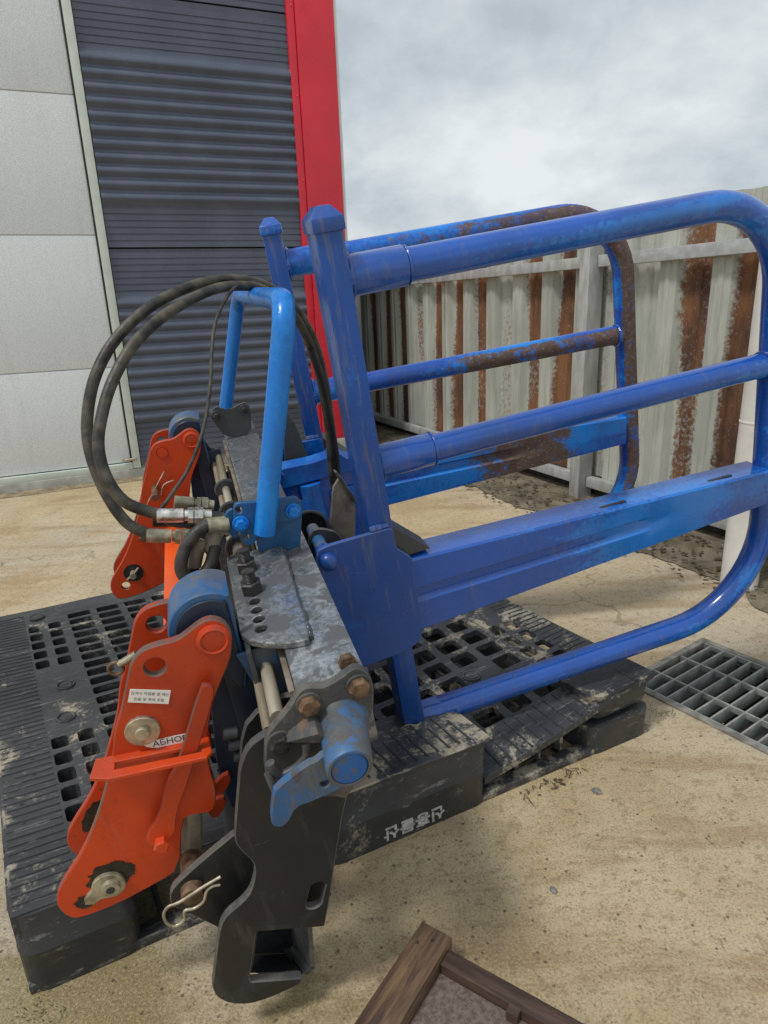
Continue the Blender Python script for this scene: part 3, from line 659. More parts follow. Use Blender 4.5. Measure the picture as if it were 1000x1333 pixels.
# ================================================================== BALE GRAB
U = Vector((.95520, .25736, .14613)); V = Vector((-.27241, .95756, .09423)); W = Vector((-.11568, -.12982, .98477))
MO = Vector((.04508, 1.14489, .16))
grab = empty('bale_grab', mat=frame(MO, U, V, W)); tag(grab, 'blue hydraulic bale grab with tube arms and orange couplers on the pallet', 'bale grab')
def bolt(parent, x, y, z, r, mat, h=.010, washer=0, wm=None, name='bolt', d=-1):
    m = MB().hexa((x, y, z), (x, y+d*h, z), r, .0012)
    b_ = m.build(name, mat, parent, 25)
    if washer: MB().cyl((x, y+.002, z), (x, y+d*.0025, z), washer, 24, ch=.0006).build('washer', wm or mat, parent, 40)
    return b_

# ---- arms
def make_arm(tm, pm):
    post = MB().box((-.022, .0, -.06), (.020, .072, .925)).build('arm', 'blue_post', grab, bevel=.003)
    # peaked cap
    a, b, c_, d_ = -.0255, .0235, -.0035, .0755
    cap = MB(); cap.loft([[(a, c_, .917), (b, c_, .917), (b, d_, .917), (a, d_, .917)], [(a, c_, .936), (b, c_, .936), (b, d_, .936), (a, d_, .936)], [(a+.014, c_+.02, .953), (b-.014, c_+.02, .953), (b-.014, d_-.02, .953), (a+.014, d_-.02, .953)]])
    cap.build('post_cap', pm, post, 30, bevel=.0022)
    y = .036
    pth = arcpath([(.02, y, .850), (.835, y, .850), (.868, y, -.026), (.02, y, -.026)], [.165, .215], 12)
    def weather(o, cz, r):
        n_v = len(o.data.vertices); at_ = o.data.attributes.new('rust', 'FLOAT', 'POINT'); vals = []
        for v_ in o.data.vertices:
            p = v_.co; e = [min(1, max(0, (p.x-.20)/.2))]
            nrm_ = v_.normal; f_ = nrm_.dot(Vector((.62, -.72, -.30)).normalized())
            vals.append(e[0]*min(1, max(0, (f_+.05)/.35)))
        at_.data.foreach_set('value', vals)
    weather(MB().tube(pth, .0265, 24).build('loop_tube', tm, post, 60), 0, 0)
    weather(MB().tube([(.02, y, .543)]+[(.1+i*.05, y, .543) for i in range(15)]+[(.845, y, .539)], .0245, 24).build('middle_tube', tm, post, 60), 0, 0)
    for z, l, r in ((.850, .095, .0315), (.543, .10, .0295), (-.026, .045, .0285)):
        MB().tube([(.0205, y, z), (.02+l-.002, y, z), (.02+l, y, z)], [r, r, r-.002], 24).build('collar', tm, post, 45)
    # weld beads round the tube ends
    for x_, z, r in ((.0225, .85, .033), (.0225, .543, .031), (.822, .541, .0265), (.0225, -.026, .030)):
        MB().bead([(x_, y+r*math.cos(t*math.pi/12), z+r*math.sin(t*math.pi/12)) for t in range(24)], .0042, closed=True).build('weld_bead', pm, post)
    # pressed box rail with a long groove on the near face
    L0, L1 = .028, .832
    def sec(x):
        t = (x-L0)/(L1-L0); zt = .360+(.327-.360)*t; zb = .205+(.250-.205)*t; zm = .283+(.29-.283)*t
        g = .011*(1-max(0, (x-.50)/.06)) if x < .56 else 0; g = max(0, g); h = .016
        return [(x, .002, zb), (x, -.000, zm-h), (x, g, zm-h*.45), (x, g, zm+h*.5), (x, 0, zm+h), (x, 0, zt-.004), (x, .004, zt), (x, .066, zt), (x, .07, zt-.004), (x, .07, zb)]
    bx_ = MB(); bx_.loft([sec(x) for x in (L0, .1, .15, .2, .25, .3, .35, .4, .45, .49, .52, .55, .6, .65, .7, .74, .78, L1)]); br_ = bx_.build('box_rail', tm, post, 30); at_ = br_.data.attributes.new('rust', 'FLOAT', 'POINT'); at_.data.foreach_set('value', [1.0*min(1, max(0, (v_.co.x-.3)/.2))*min(1, max(0, (.72-v_.co.x)/.05)) for v_ in br_.data.vertices])
    for x0 in (.37, .62):
        t = (x0-L0)/(L1-L0); zt = .360+(.327-.360)*t
        MB().box((x0, .016, zt-.0075), (x0+.13, .024, zt-.003)).build('rail_slot', 'rubber_black', post)
    # gusset plate clamping post and rail
    g = chaikin([(-.125, .413), (-.117, .432), (-.098, .436), (.010, .437), (.0165, .433), (.018, .396), (.044, .368), (.042, .3), (.0455, .228), (.036, .19), (.005, .176), (-.150, .166), (-.150, .36)], 1, .12)
    plate('gusset_plate', g, -.010, -.001, pm, post, bev=.0014)
    MB().bead([(-.022, -.003, .44), (.012, -.003, .44)], .0055).build('weld_bead', 'blue_edge', post)
    MB().bead([(.0205, -.003, .20), (.0205, -.003, .39)], .003).build('weld_bead', pm, post)
    MB().bead([(.0215, .0, .362), (.0215, .07, .362)], .004).build('weld_bead', pm, post)
    for x_ in (.1175, .1215): MB().bead([(x_, y+.0285*math.cos(t*math.pi/12), (.850 if x_ < .12 else .543)+.0285*math.sin(t*math.pi/12)) for t in range(24)], .0022, True).build('weld_bead', tm, post)
    ft = MB().add([(.0205, .006, .366), (.0205, .066, .366), (.0205, .066, .43), (.0205, .006, .43), (.085, .01, .366), (.085, .062, .366)], [(0, 1, 2, 3), (3, 2, 5, 4), (0, 4, 5, 1), (0, 3, 4), (1, 5, 2)]); ft.build('fillet_plate', 'slate_paint', post, 20)
    # domed pivot pin
    dm = MB(); dm.tube([(-.104, .03, .408), (-.104, -.016, .408), (-.104, -.022, .408), (-.104, -.0265, .408), (-.104, -.029, .408)], [.0165, .0165, .0145, .0085, .002], 20); dm.build('pivot_pin', pm, post, 60)
    MB().tube([(-.104, .034, .408), (-.104, .13, .408)], .012, 18).build('pivot_rod', 'sky_blue_worn', post, 60)
    plate('rear_lug', chaikin([(-.125, .40), (-.115, .43), (-.095, .432), (-.06, .41), (-.03, .30), (-.03, .2), (-.14, .2)], 1), .075, .083, 'slate_paint', post)
    return post
arm = make_arm('blue_arm', 'blue_plate')
arm2 = make_arm('blue_arm_rusty', 'blue_arm'); arm2.location = (-.002, .59, 0); arm2.rotation_euler = (0, 0, R(-8))

# ---- frame beam
BT = .471
beam = MB().box((-.216, -.40, BT-.105), (-.135, .80, BT)).build('frame_beam', 'sheen_steel', grab, bevel=.004)
sl = [(-.262, -.042), (-.222, -.044), (-.176, -.050), (-.178, -.14), (-.182, -.327), (-.209, -.323), (-.238, -.306), (-.254, -.292), (-.264, -.270), (-.264, -.16), (-.264, -.06)]
ap = slab('adjuster_plate', chaikin(sl, 1, .10), BT+.0005, BT+.010, 'sheen_steel', beam, holes=[circ(-.237, y_, .0082, 18, .0088) for y_ in (-.071, -.14, -.201, -.225, -.249, -.273)], bev=.0012)
MB().bead([(-.177, -.06, BT+.004), (-.1815, -.2, BT+.0045), (-.181, -.318, BT+.004)], .0045).build('weld_bead', 'slate_paint', beam)
for y_ in (-.106, -.174):
    nut = MB().hexa((-.236, y_, BT+.0105), (-.236, y_, BT+.0275), .0155, .0012).build('nut', 'bolt_dark', ap, 25)
    st = MB(); prf = []
    for i in range(8): prf += [(.0078, i*.0022), (.0092, i*.0022+.0011)]
    st.loft([[(-.236+r*math.cos(a*math.pi/8), y_+r*math.sin(a*math.pi/8), BT+.0275+h) for a in range(16)] for r, h in prf]); st.build('stud', 'bolt_dark', ap, 25)
# beam flank plates and angle bracket hanging under the adjuster plate
MB().box((-.224, -.38, .385), (-.2165, .70, .455)).build('flank_plate', 'tan_steel', beam, bevel=.002)
MB().box((-.262, -.30, .30), (-.255, -.06, BT-.002)).build('adjuster_web', 'slate_paint', beam, bevel=.002)
plate('web_plate', [(-.275, .46), (-.225, .46), (-.225, .39), (-.25, .36), (-.262, .40)], -.285, -.279, 'sky_blue_worn', beam)
# long hydraulic rods along the beam with clamp rings
for (x_, z_, r_) in ((-.2435, .43, .0085), (-.2575, .415, .0065)):
    MB().tube([(x_, -.385, z_), (x_, .70, z_)], r_, 14).build('piston_rod', 'chrome_rod', grab, 60)
for y_ in (-.03, .09, .26, .40):
    rg = MB(); rg.tube([(-.2435+.021*math.cos(t*math.pi/12), y_, .43+.021*math.sin(t*math.pi/12)) for t in range(24)], .004, 8, closed=True); rg.cyl((-.2435, y_-.003, .43), (-.2435, y_+.003, .43), .021, 20); rg.build('clamp_ring', 'slate_paint', grab)
MB().tube([(-.2435, .05, .43), (-.2435, .25, .43)], .0125, 14).build('rod_sleeve', 'tan_steel', grab, 60)
# lower frame: two dark cross tubes and upright webs
MB().box((-.30, -.33, .205), (-.235, .72, .265)).build('lower_beam', 'black_paint', grab, bevel=.004)
MB().box((-.37, -.27, .085), (-.31, .66, .135)).build('lower_beam', 'black_paint', grab, bevel=.004)
for y_ in (-.325, -.12, .12, .36, .58, .7):
    MB().box((-.252, y_, .2 if y_ < -.3 else .14), (-.215 if y_ < -.3 else -.165, y_+.012, .366)).build('frame_web', 'black_paint', grab, bevel=.002)
MB().box((-.232, -.33, .20), (-.2255, .7, .384)).build('frame_skin', 'tan_steel', grab, bevel=.002)

# ---- navy hub plates carrying the couplers, blue hub discs
def hub(v0):
    hp = plate('hub_plate', chaikin([(-.325, .50), (-.318, .52), (-.29, .53), (-.268, .525), (-.266, .46), (-.24, .44), (-.232, .30), (-.255, .14), (-.31, .115), (-.345, .16), (-.35, .25), (-.33, .36), (-.318, .44)], 1), v0+.045, v0+.060, 'navy', grab)
    def dsh(r, xr): 
        return [(-.296+r*math.cos(R(a)), .5+r*math.sin(R(a))) for a in range(50, 251, 8)] + [(xr-.01, .40), (xr, .43), (xr, .535)]
    plate('hub_hook', dsh(.051, -.266), v0+.018, v0+.086, 'sky_blue_worn', hp, bev=.002)
    plate('hub_face', dsh(.042, -.270), v0+.0145, v0+.0178, 'navy', hp, bev=.001)
    MB().tube([(-.294, v0+.0, .5), (-.294, v0+.112, .5)], .017, 20).build('hub_pin', 'sky_blue_worn', hp, 40)
    MB().box((-.30, v0+.032, .12), (-.235, v0+.044, .45)).build('hub_web', 'navy', hp, bevel=.002)
    return hp

# ---- orange couplers
OR = [(-.307,.525),(-.298,.528),(-.287,.527),(-.276,.518),(-.271,.502),(-.275,.483),(-.283,.462),(-.303,.433),(-.321,.404),(-.339,.356),(-.348,.314),(-.348,.277),(-.358,.242),(-.37,.237),(-.389,.244),(-.404,.241),(-.429,.157),(-.465,.146),(-.521,.134),(-.572,.133),(-.584,.143),(-.589,.164),(-.585,.185),(-.572,.203),(-.532,.243),(-.5,.289),(-.473,.335),(-.453,.374),(-.44,.409),(-.423,.437),(-.402,.48),(-.393,.498),(-.379,.511),(-.361,.514),(-.335,.512),(-.319,.519)]
ORs = chaikin(OR, 1, .25)
def pinhead(parent, x, z, y, r, mat, name='pin'):
    m = MB(); m.tube([(x, y+.008, z), (x, y-.004, z), (x, y-.006, z)], [r, r, r-.0015], 28); return m.build(name, mat, parent, 35)
def coupler(v0, near):
    c0 = plate('coupler_plate', ORs, v0-.006, v0+.006, 'orange', grab, holes=[circ(-.368, .485, .0125, 22)] + ([] if near else [circ(-.551, .168, .0105, 20)]), bev=.0016)
    c1 = plate('coupler_plate', ORs, v0+.094, v0+.106, 'orange', grab, holes=[circ(-.368, .485, .0125, 22), circ(-.53, .178, .014, 20)] if near else [circ(-.368, .485, .0125, 22)], bev=.0016)
    F = v0-.006
    eb = MB(); eb.tube([(-.294, F+.004, .5), (-.294, F-.0035, .5), (-.294, F-.0055, .5), (-.294, F-.005, .5)], [.0205, .0205, .0175, .001], 30); eb.build('eye_boss', 'orange', c0, 50)
    MB().tube([(-.294+.0165*math.cos(t*math.pi/12), F-.0055, .5+.0165*math.sin(t*math.pi/12)) for t in range(24)], .0022, 6, closed=True).build('weld_bead', 'orange', c0)
    if near:
        MB().cyl((-.407, F+.003, .403), (-.407, F-.005, .403), .0212, 36, ch=.001).build('washer', 'zinc', c0, 40)
        MB().cyl((-.407, F-.004, .403), (-.407, F-.010, .403), .0088, 20, ch=.001).build('pin', 'old_zinc', c0, 40)
        st = slab  # sticker
        q = [(-.403, .466), (-.360, .447), (-.368, .429), (-.411, .449)]
        sk = plate('sticker', q, F-.0012, F-.0004, 'sticker_white', c0, bev=0)
        ex = Vector((q[1][0]-q[0][0], 0, q[1][1]-q[0][1])); ln = ex.length; ex.normalize(); ez = Vector((q[0][0]-q[3][0], 0, q[0][1]-q[3][1])).normalized()
        cx_ = Vector(((q[0][0]+q[2][0])/2, F-.0016, (q[0][1]+q[2][1])/2))
        for ln_, off in (('집게시 작업을 할 때는', .0042), ('핀을 윗 쪽에 조립', -.0042)):
            t_ = link('sticker_print', text_mesh(ln_, .0049), 'print_black', c0, 0); t_.matrix_local = frame(cx_+ez*off, ex, ez, ex.cross(ez))
        # lower pin with lug washer
        ol = [(-.519+.0215*math.cos(R(a)), .177+.0215*math.sin(R(a))) for a in range(-80, 190, 15)] + [(-.553, .170), (-.555, .160), (-.545, .155), (-.535, .160)]
        plate('lug_washer', ol, F-.006, F+.001, 'old_zinc', c0, bev=.001)
        MB().tube([(-.516, F-.004, .177), (-.516, F-.012, .177), (-.516, F-.0122, .177)], [.0125, .0115, .006], 24).build('pin', 'old_zinc', c0, 40)
        MB().cyl((-.516, F-.0121, .177), (-.516, F-.0135, .177), .0055, 16).build('pin_bore', 'print_black', c0)
        for cx_, cz_, ra, rb, ph in ((-.512, .190, .030, .021, 1.), (-.555, .160, .013, .011, 5.)):
            gs = [(cx_+(ra*math.cos(t*math.pi/32))*(1+.30*noise.noise(Vector((math.cos(t*math.pi/32)*2.2+ph, math.sin(t*math.pi/32)*2.2, ph)))+.16*noise.noise(Vector((math.cos(t*math.pi/32)*9, math.sin(t*math.pi/32)*9, ph)))), cz_+rb*math.sin(t*math.pi/32)*(1+.3*noise.noise(Vector((math.sin(t*math.pi/32)*5, ph, 2))))) for t in range(64)]
            plate('grease_stain', gs, F-.0007-.0001*ph, F-.0003, 'grease', c0, bev=0)
        gs = [(-.542+.013*math.cos(t*math.pi/24)*(1+.35*noise.noise(Vector((math.cos(t*math.pi/24)*3, math.sin(t*math.pi/24)*3, 8)))), .206+.024*math.sin(t*math.pi/24)*(1+.3*noise.noise(Vector((math.sin(t*math.pi/24)*4, 3, 2))))) for t in range(48)]
        gs = [(x+.6*(z-.206), z) for x, z in gs]
        plate('grease_stain', gs, v0+.0933, v0+.0937, 'grease', c1, bev=0)
        # shelf with slot for the latch lever (tilted in u)
        T = Matrix.Translation((-.4535, F, .3755)) @ Matrix.Rotation(R(8.6), 4, 'Y')
        sh = slab('latch_shelf', [(-.018, .002), (.118, .002), (.121, -.028), (.114, -.036), (.0, -.038), (-.022, -.03)], -.003, .003, 'orange', c0, holes=[[(.006, -.024), (.108, -.024), (.108, -.011), (.006, -.011)]], bev=.001); sh.matrix_local = T
        ov = chaikin([(-.415, .362), (-.400, .3605), (-.380, .3585), (-.360, .355), (-.343, .3505), (-.350, .3435), (-.372, .343), (-.393, .346), (-.408, .352)], 1)
        # the oval decal leans against the plate just above the shelf
        dz = .022
        plate('brand_decal', [(x, z+dz) for x, z in ov], F-.0012, F-.0004, 'sticker_white', c0, bev=0)
        t_ = link('decal_print', text_mesh('AБHOEJ', .0125), 'print_black', c0, 0); t_.matrix_local = frame(Vector((-.380, F-.0016, .3525+dz)), Vector((.99, 0, -.13)), Vector((.13, 0, .99)), Vector((0, -1, 0)))
        # latch lever
        lv = [(-.323,.454),(-.315,.453),(-.308,.446),(-.313,.431),(-.372,.324),(-.402,.276),(-.413,.24),(-.44,.23),(-.448,.239),(-.447,.254),(-.422,.281),(-.399,.329),(-.38,.349)]
        le = plate('latch_lever', chaikin(lv, 1), F-.0215, F-.0135, 'orange', c0, bev=.001)
        bolt(c0, -.431, F-.020, .238, .0105, 'orange', .012, name='lever_bolt'); MB().cyl((-.431, F, .238), (-.431, F-.0215, .238), .008, 14).build('lever_spacer', 'orange', c0)
        # ring pin sticking out on the left
        m = MB(); m.tube([(-.424+.009*math.cos(t*math.pi/8), v0+.05, .464+.009*math.sin(t*math.pi/8)) for t in range(16)], .0022, 8, closed=True); m.build('ring_pin', 'bolt_rusty', c0)
        MB().cyl((-.419, v0+.05, .468), (-.395, v0+.05, .476), .005, 12).build('ring_pin_shank', 'old_zinc', c0)
    else:
        # cotter pins and bolts of the rear coupler
        MB().cyl((-.409, F, .405), (-.409, F-.055, .397), .0085, 14).build('pin', 'bolt_rusty', c0)
        m = MB(); m.tube([(-.375, F-.02, .445), (-.41, F-.022, .405), (-.435, F-.022, .375), (-.437, F-.022, .355), (-.425, F-.022, .345), (-.41, F-.022, .352)], .0018, 8, sub=6); m.tube([(-.36, F-.02, .418), (-.385, F-.022, .413), (-.398, F-.022, .39)], .0018, 8, sub=6); m.build('spring_clip', 'zinc', c0)
        MB().cyl((-.368, F-.0005, .485), (-.368, F-.0025, .485), .0125, 22).build('hole_plug', 'orange', c0)
        MB().cyl((-.523, F-.0001, .198), (-.523, F-.0012, .198), .024, 22).build('grease_stain', 'black_paint', c0)
        MB().cyl((-.523, F, .198), (-.523, F-.022, .198), .008, 14).build('pin', 'old_zinc', c0)
        m = MB(); m.tube([(-.54, F-.014, .19), (-.523, F-.016, .2), (-.505, F-.016, .215)], .0032, 8); m.build('cotter', 'zinc', c0)
        bolt(c0, -.475, F, .285, .008, 'bolt_rusty', .01); bolt(c0, -.44, F, .277, .008, 'orange', .008)
    for (x_, z_, r_) in ((-.47, .25, .012), (-.42, .33, .012), (-.516, .177, .013)):
        MB().tube([(x_, v0+.005, z_), (x_, v0+.095, z_)], r_, 16).build('spacer_pin', 'orange', c0)
    plate('end_tab', chaikin([(-.362, .245), (-.335, .262), (-.33, .25), (-.345, .228), (-.365, .225)], 1), v0+.03, v0+.038, 'orange', c0)
    plate('end_tab', chaikin([(-.382, .205), (-.352, .215), (-.35, .195), (-.375, .172)], 1), v0+.04, v0+.048, 'orange', c0)
    return c0
hub(-.29); hub(.61)
coupler(-.29, True); coupler(.61, False)
# orange cross member joining the couplers
MB().box((-.415, -.183, .292), (-.365, .592, .300)).build('cross_member', 'orange_lit', grab, bevel=.0015)
MB().box((-.415, -.183, .25), (-.409, .592, .2915)).build('cross_member_web', 'orange', grab, bevel=.0015)

# ---- black hook bracket at the near end, its twin, lever plate, pin and clip
BK = [(-.225,.426),(-.259,.425),(-.283,.415),(-.299,.39),(-.309,.357),(-.322,.316),(-.331,.285),(-.327,.264),(-.318,.241),(-.321,.22),(-.332,.195),(-.345,.182),(-.369,.17),(-.381,.156),(-.394,.122),(-.413,.067),(-.419,.051),(-.419,.027),(-.407,.004),(-.385,-.012),(-.357,-.017),(-.312,-.014),(-.308,-.003),(-.371,.03),(-.372,.037),(-.343,.12),(-.263,.082),(-.258,.08),(-.205,.249),(-.185,.301),(-.203,.38)]
def soft(p, sharp=()):
    o = []
    for i in range(len(p)):
        a, b, c_ = p[i-1], p[i], p[(i+1) % len(p)]
        if i in sharp: o.append(b); continue
        o += [(b[0]*.78+a[0]*.22, b[1]*.78+a[1]*.22), (b[0]*.78+c_[0]*.22, b[1]*.78+c_[1]*.22)]
    return o
slot = [(-.259+.011*math.cos(R(a))+(.0055 if math.sin(R(a)) > 0 else -.0045), .144+.011*math.sin(R(a))+(.011 if math.sin(R(a)) > 0 else -.011)) for a in range(5, 365, 15)]
bk = plate('hook_plate', soft(BK, (22, 23, 24, 25, 26)), -.401, -.389, 'black_paint', grab, holes=[slot], bev=.0016)
BK2 = [(-.225,.42),(-.28,.40),(-.30,.36),(-.31,.30),(-.31,.2),(-.345,.15),(-.385,.10),(-.40,.03),(-.39,-.04),(-.36,-.075),(-.322,-.078),(-.312,-.07),(-.300,.015),(-.276,.09),(-.207,.249),(-.188,.30),(-.20,.39)]
plate('hook_plate', soft(BK2), -.335, -.325, 'black_paint', grab, bev=.0014)
# folded back of the box between the two hook plates
MB().box((-.009, -.3885, -.002), (0, -.3355, .092), Matrix.Translation((-.368, 0, .032)) @ Matrix.Rotation(R(18.5), 4, 'Y')).build('box_back', 'black_paint', grab)
m = MB()   # right wall and floor of the boxed foot
wq = [(-.268, .100), (-.2745, .078), (-.289, -.012), (-.300, -.020), (-.309, -.014)]
for (x0_, z0_), (x1_, z1_) in zip(wq[:-1], wq[1:]):
    dx_, dz_ = x1_-x0_, z1_-z0_; l_ = math.hypot(dx_, dz_); nx_, nz_ = -dz_/l_*.006, dx_/l_*.006
    m.add([(x0_, -.3885, z0_), (x1_, -.3885, z1_), (x1_-.020, -.3355, z1_-.016), (x0_-.020, -.3355, z0_-.016), (x0_-nx_, -.3885, z0_-nz_), (x1_-nx_, -.3885, z1_-nz_), (x1_-nx_-.020, -.3355, z1_-nz_-.016), (x0_-nx_-.020, -.3355, z0_-nz_-.016)], [(0, 1, 2, 3), (7, 6, 5, 4), (0, 4, 5, 1), (2, 6, 7, 3)])
m.build('foot_wall', 'black_edge_lit', grab, 30)
MB().add([(-.371, -.3885, .030), (-.309, -.3885, -.004), (-.322, -.3355, -.04), (-.386, -.3355, -.004)], [(0, 1, 2, 3)]).build('foot_floor', 'black_paint', grab)
MB().box((-.285, -.375, .10), (-.24, -.337, .185)).build('slot_shade_box', 'black_paint', grab)  # dark box added behind the slot so it looks shaded inside
MB().box((-.212, -.3885, .27), (-.205, -.3355, .33)).build('box_cover', 'casting', grab)
lb = plate('lever_plate', soft([(-.325,.248),(-.387,.216),(-.429,.191),(-.439,.176),(-.441,.157),(-.419,.124),(-.392,.077),(-.338,.104),(-.30,.198)]), -.350, -.339, 'black_paint', grab, bev=.0014)
MB().tube([(-.409, -.30, .176), (-.409, -.362, .176), (-.409, -.364, .176)], [.0148, .0148, .0135], 24).build('clevis_pin', 'bolt_rusty', lb, 40)
rc = [(-.366,.205),(-.389,.199),(-.422,.188),(-.437,.187),(-.446,.176),(-.446,.159),(-.438,.15),(-.426,.155),(-.421,.17),(-.409,.168),(-.396,.174),(-.388,.189),(-.379,.194),(-.37,.192)]
MB().tube([(x, -.373, z) for x, z in rc], .0021, 8, sub=5).build('spring_clip', 'zinc', lb, 60)
# upright rod between coupler and lever plate
MB().tube([(-.428, -.272, .10), (-.398, -.272, .21), (-.385, -.272, .27)], .0142, 20).build('link_rod', 'chrome_rod', grab, 60)
# coil of threads / spacers behind the hook plate
for i in range(7): MB().cyl((-.316+.002*i, -.31, .37-.02*i), (-.300+.002*i, -.31, .365-.02*i), .008, 10).build('thread_nut', 'slate_paint', grab)

# ---- end casting with boss
CA = [(-.273,.385),(-.261,.432),(-.248,.444),(-.234,.455),(-.225,.463),(-.217,.474),(-.209,.48),(-.201,.48),(-.189,.474),(-.176,.475),(-.162,.48),(-.152,.485),(-.145,.485),(-.138,.479),(-.132,.468),(-.131,.451),(-.135,.427),(-.144,.401),(-.157,.363),(-.187,.299),(-.207,.314),(-.255,.33),(-.271,.368)]
ca = plate('end_plate', soft(CA), -.414, -.4025, 'casting', grab, bev=.002)
for (x_, z_, m_) in ((-.148, .462, 'bolt_rusty'), (-.206, .459, 'bolt_rusty'), (-.247, .421, 'bolt_dark')):
    bolt(ca, x_, -.4145, z_, .0122, m_, .011, .0145, 'casting')
bolt(ca, -.152, -.3985, .480, .0105, 'bolt_rusty', .012, d=1)
bs = MB(); bx0, bz0 = -.1735, .405
prf = [(-.405, .036, .012), (-.416, .031, .010), (-.430, .0275, .006), (-.452, .0265, .002), (-.470, .0262, 0), (-.482, .0255, 0), (-.485, .0235, 0), (-.485, .0205, 0), (-.482, .0198, 0), (-.4825, .001, 0)]
bs.loft([[(bx0-.010*max(0, (-.41-y)/.075)+r*math.cos(a*math.pi/16), y, bz0+.012+dz_*0+r*math.sin(a*math.pi/16)) for a in range(32)] for y, r, dz_ in prf]); bs.build('boss', 'boss_paint', ca, 40); MB().cyl((bx0-.010, -.4815, bz0+.012), (bx0-.010, -.4845, bz0+.012), .0196, 28, ch=.001).build('boss_cap', 'cap_blue', ca, 40)
BLD = [(-.205,.426),(-.216,.42),(-.223,.421),(-.264,.402),(-.269,.39),(-.276,.368),(-.278,.353),(-.27,.346),(-.261,.349),(-.248,.367),(-.229,.367),(-.19,.372),(-.178,.395),(-.19,.425)]
plate('blade', soft(BLD), -.462, -.452, 'sky_blue_worn', ca, holes=[circ(-.212, .386, .005, 12)], bev=.0016)
m = MB(); m.loft([[(-.262, -.414, .418+.0), (-.205, -.414, .444), (-.19, -.414, .42)], [(-.24, -.43, .43), (-.205, -.445, .44), (-.19, -.445, .42)]]); m.build('cast_rib', 'casting', ca, 30)
MB().tube([(x, -.43, z) for x, z in [(-.263,.41),(-.261,.398),(-.255,.388),(-.244,.389),(-.232,.394),(-.222,.404),(-.22,.422)]], .0055, 10, sub=5).build('hose_ring', 'casting', ca, 60)
MB().tube([(-.268, -.43, .398), (-.266, -.436, .38), (-.262, -.44, .362)], .005, 10, sub=4).build('hose_ring', 'casting', ca, 60)

# ---- guard hoop with brackets
hp_ = arcpath([(-.198, -.078, .520), (-.093, -.078, .845), (-.100, .648, .802), (-.196, .652, .545)], [.045, .045], 8)
hoop = MB().tube(hp_, .0162, 20).build('guard_hoop', 'azure', grab, 60)
NB = [(-.231,.571),(-.223,.573),(-.203,.568),(-.164,.562),(-.137,.559),(-.134,.552),(-.131,.54),(-.135,.525),(-.143,.521),(-.158,.521),(-.17,.525),(-.178,.523),(-.205,.522),(-.21,.507),(-.221,.498),(-.23,.503),(-.234,.512),(-.231,.53),(-.238,.536),(-.236,.554)]
nbk = plate('hoop_bracket', soft(NB), -.064, -.056, 'azure_bracket', hoop, holes=[circ(-.226, .561, .0052, 14), circ(-.2255, .514, .0052, 14)], bev=.0012)
plate('beam_bracket', [(-.214, BT), (-.148, BT), (-.135, .52), (-.137, .553), (-.20, .56), (-.21, .53)], -.055, -.047, 'azure_bracket', grab, bev=.001)
plate('bracket_cheek', soft([(-.249,.553),(-.242,.56),(-.233,.562),(-.236,.51),(-.247,.515),(-.251,.531)]), -.053, -.046, 'azure_bracket', grab)
for x_, z_ in ((-.147, .538), (-.2285, .5395)):
    bolt(hoop, x_, -.0645, z_, .0092, 'azure', .009, .0125, 'azure')
fbk = plate('beam_bracket', soft([(-.237,.54),(-.219,.561),(-.201,.549),(-.18,.546),(-.162,.552),(-.146,.554),(-.137,.538),(-.150,.470),(-.215,.475),(-.235,.53)]), .636, .644, 'slate_paint', grab, bev=.001)
for x_, z_ in ((-.153, .536), (-.222, .536)): bolt(fbk, x_, .635, z_, .0085, 'bolt_dark', .009, .013, 'slate_paint')

# ---- parts between the arms
plate('deflector', soft([(-.073, .335), (-.030, .487), (-.001, .415), (-.010, .36), (-.018, .32)]), .196, .203, 'tan_steel', grab)
plate('deflector_edge', soft([(-.034, .488), (-.026, .486), (.002, .415), (-.004, .41)]), .188, .2035, 'slate_paint', grab)
plate('deflector', soft([(-.098, .36), (-.066, .545), (-.042, .485), (-.03, .36)]), .56, .566, 'slate_paint', grab)
# far arm carrier: broad folded blue plate over a deep body
ca2 = plate('arm_carrier', soft([(-.15, .36), (-.13, .385), (-.045, .378), (-.02, .36), (.085, .345), (.085, .13), (-.15, .13)]), .535, .548, 'blue_arm', grab, bev=.002)
m = MB(); m.loft([[(-.14, .549, .412), (-.03, .549, .408), (.012, .549, .412), (.024, .549, .432), (.055, .549, .40), (.10, .549, .375), (.10, .549, .36), (-.14, .549, .362)], [(-.14, .520, .402), (-.03, .518, .398), (.012, .520, .402), (.024, .530, .420), (.055, .522, .388), (.10, .522, .363), (.08, .524, .352), (-.14, .522, .352)]]); m.build('carrier_flap', 'blue_mid', ca2, 25)
MB().tube([(-.045, .533, .15), (-.045, .533, .345)], .028, 20).build('carrier_sleeve', 'blue_mid', ca2, 50)
MB().cyl((-.118, .53, .385), (-.118, .505, .385), .016, 18, ch=.002).build('carrier_pin', 'blue_plate', ca2, 40)
MB().box((.0, .525, .25), (.07, .534, .31)).build('carrier_window', 'blue_mid', ca2, bevel=.004)
# cupped pivot seat and short cylinder behind the near gusset
m = MB(); m.tube([(-.105+.04*math.cos(R(a)), .19, .375+.045*math.sin(R(a))) for a in range(-10, 191, 14)], .004, 8); m.build('pivot_cup', 'slate_paint', grab)
plate('cup_wall', [(-.145, .36), (-.14, .395), (-.12, .415), (-.09, .415), (-.068, .395), (-.06, .36), (-.06, .2), (-.145, .2)], .192, .197, 'black_paint', grab)
MB().tube([(-.085, .20, .30), (-.085, .205, .30), (-.085, .47, .30), (-.085, .475, .30)], [.026, .03, .03, .026], 24).build('cylinder_barrel', 'blue_plate', grab, 50)
MB().tube([(-.085, .475, .30), (-.085, .53, .30)], .013, 16).build('cylinder_rod', 'chrome_rod', grab, 50)

